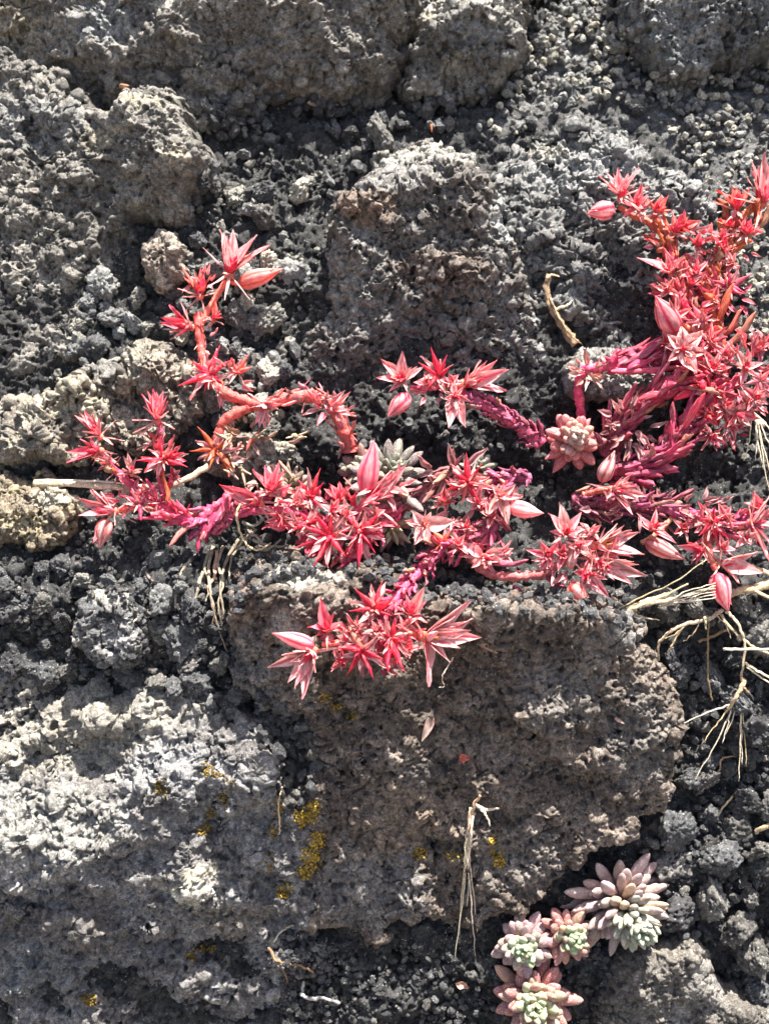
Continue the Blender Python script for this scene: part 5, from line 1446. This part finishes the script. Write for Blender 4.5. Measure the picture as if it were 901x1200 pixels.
strand(t, [(331, 922), (326, 940), (328, 965), (327, 978)], 1.3, 1.0, STRAW, up=7)

def scrap(label, cat, a, b, w, tint, up=7, mesh=None, name="dry_scrap"):
    p = surf(a[0], a[1], HM); q = surf(b[0], b[1], HM)
    m = mesh or PETALS[0]
    o = bpy.data.objects.new(name, m)
    p.z += up; q.z += up
    y = q - p; ln = y.length; y.normalize()
    x = y.cross(Vector((.2, .1, 1))).normalized(); z = x.cross(y)
    M = Matrix((x, y, z)).transposed() @ Matrix.Diagonal((w * PX, ln * PX, w * PX))
    o.color = (*tint, 0.3)
    link(o, None, Matrix.Translation(to_world(p)) @ (R3 @ M).to_4x4())
    tag(o, label, cat)
scrap("pale slim husk on the gravel right of the squarish dark rock", "husk", (158, 728), (176, 713), 8, PALES, name="husk", mesh=CARPELS[0])
scrap("little cream husk beside the slim one, right of the squarish dark rock", "husk", (171, 724), (174, 737), 7, PALES, name="husk", mesh=CARPELS[0])
scrap("wrinkled cream husk stuck to the brown boulder below the hanging head", "husk", (506, 836), (494, 868), 11, (0.66, .6, .48), name="husk", mesh=PETALS[2])
scrap("tiny orange leaf flake on the brown boulder's face", "leaf flake", (538, 888), (549, 884), 13, (0.75, .2, .1), name="leaf_flake", mesh=CURLED[0])
scrap("pale straw chip lying flat at the rim of the dark gravel pocket", "straw chip", (361, 124), (398, 127), 11, PALES, up=10, name="straw_chip", mesh=PETALS[0])
scrap("withered cream scrap right of the hanging head", "leaf scrap", (558, 752), (582, 764), 8, (0.7, .6, .42), name="leaf_scrap", mesh=CURLED[2])
scrap("pinkish chip among the fine dark grains left of the roots", "chip", (174, 673), (182, 682), 10, (0.5, .3, .24), name="chip", mesh=CARPELS[1])
scrap("orange-brown chip below the roots", "chip", (204, 748), (222, 740), 12, (0.55, .33, .2), name="chip", mesh=CARPELS[1])
scrap("tiny orange fleck on the gravel behind the middle boulder", "leaf flake", (504, 142), (506, 156), 8, (0.7, .2, .08), name="leaf_flake", mesh=CARPELS[2])
scrap("white sliver on the brown boulder's right shoulder", "sliver", (718, 840), (730, 847), 4, PALES, name="sliver", mesh=PETALS[0])
scrap("curled cream bit on the soil left of the small rosettes", "leaf scrap", (534, 1150), (548, 1152), 11, (0.75, .58, .4), name="leaf_scrap", mesh=CURLED[0])
scrap("pale tan pebble-like chip in the dark pocket of gravel", "chip", (280, 146), (288, 148), 9, (0.6, .42, .33), name="chip", mesh=CARPELS[0])
scrap("rust-pink chip lodged under the broad top left slab", "chip", (142, 103), (154, 103), 16, (0.48, .3, .2), name="chip", mesh=CARPELS[0])

# ------------------------------------------------------------------ moss
def moss_material():
    m, nt, b = new_mat("ochre_moss")
    vc = N(nt, "ShaderNodeVertexColor", layer_name="col")
    L(nt, vc.outputs[0], b.inputs['Base Color'])
    b.inputs['Roughness'].default_value = 0.7
    return m
M_MOSS = moss_material()
def moss(label, blobs, n, bright, seed):
    """a cushion of tiny moss heads: blobs are (u, v, ru, rv)"""
    r = np.random.default_rng(seed)
    Vs, Fs, Cs, base = [], [], [], 0
    for (u, v, ru, rv) in blobs:
        k = int(n * ru * rv / 24)
        for _ in range(k):
            a, q = r.uniform(0, 6.28), math.sqrt(r.random()) * (0.75 + 0.35 * math.sin(3 * r.uniform(0, 6)))
            uu, vv = u + math.cos(a) * ru * q, v + math.sin(a) * rv * q
            p = surf(uu, vv, HD)
            s = r.uniform(0.8, 1.7)
            V = ICO1[0] * s * np.array([1, 1, 1.3]) * (1 + 0.25 * r.normal(size=(len(ICO1[0]), 1))) + np.array([p.x, p.y, p.z - 0.4 + s * r.uniform(-0.3, 1.0)])
            Vs.append(V); Fs.append(ICO1[1] + base); base += len(V)
            c = np.array((0.32, 0.20, 0.02)) * bright if r.random() < .55 else np.array((0.16, 0.105, 0.016)) * bright
            Cs.append(np.tile(c * r.uniform(.6, 1.4), (len(V), 1)))
    V = nworld(np.concatenate(Vs)); c0 = V.mean(0)
    me = fast_mesh("moss_patch", V - c0, np.concatenate(Fs), {"col": np.concatenate(Cs)}, True, M_MOSS)
    o = link(bpy.data.objects.new("moss_patch", me), None, Matrix.Translation(Vector(c0.tolist())))
    tag(o, label, "moss", kind="stuff")
moss("dark brown-ochre moss running as an S down the shoulder of the lower left boulder", [(240, 900, 8, 9), (252, 908, 12, 8), (266, 918, 8, 12), (262, 936, 8, 12), (250, 955, 9, 10), (240, 972, 10, 9)], 22, .5, 1)
moss("bright yellow-ochre moss cushion, uppermost on the brown boulder's left part", [(360, 953, 15, 13), (352, 962, 8, 8), (368, 946, 8, 8)], 34, 1.15, 2)
moss("largest yellow-ochre moss cushion, just below the uppermost bright one", [(372, 985, 11, 12), (365, 1005, 14, 16), (358, 1022, 10, 9)], 34, 1.15, 3)
moss("small round ochre moss cushion below and left of the largest", [(333, 1043, 10, 9)], 34, 1.0, 4)
moss("dark olive moss strip left of the bright cushions, by the thin fibre", [(327, 948, 6, 16), (320, 975, 6, 10), (316, 1010, 5, 14)], 26, .55, 5)
moss("ochre moss beside the hanging white grass, at its right", [(577, 990, 6, 14), (584, 1006, 9, 11)], 34, 1.0, 6)
moss("low ochre moss fringe left of the hanging white grass", [(530, 1003, 11, 8), (492, 1000, 11, 7)], 28, .9, 7)
moss("dark mustard moss streak under the hanging head's left flower", [(380, 818, 9, 6), (395, 828, 10, 6), (412, 838, 9, 6)], 30, .7, 8)
moss("brown moss spot high on the lower left boulder's shoulder", [(190, 922, 10, 12)], 26, .4, 9)
moss("olive moss in the hollow near the bottom of the lower left boulder", [(105, 1172, 12, 8)], 28, .5, 10)
moss("faint ochre moss streak low on the lower left boulder", [(240, 1112, 16, 5), (225, 1120, 10, 5)], 20, .5, 11)
print("done", len(bpy.data.objects))
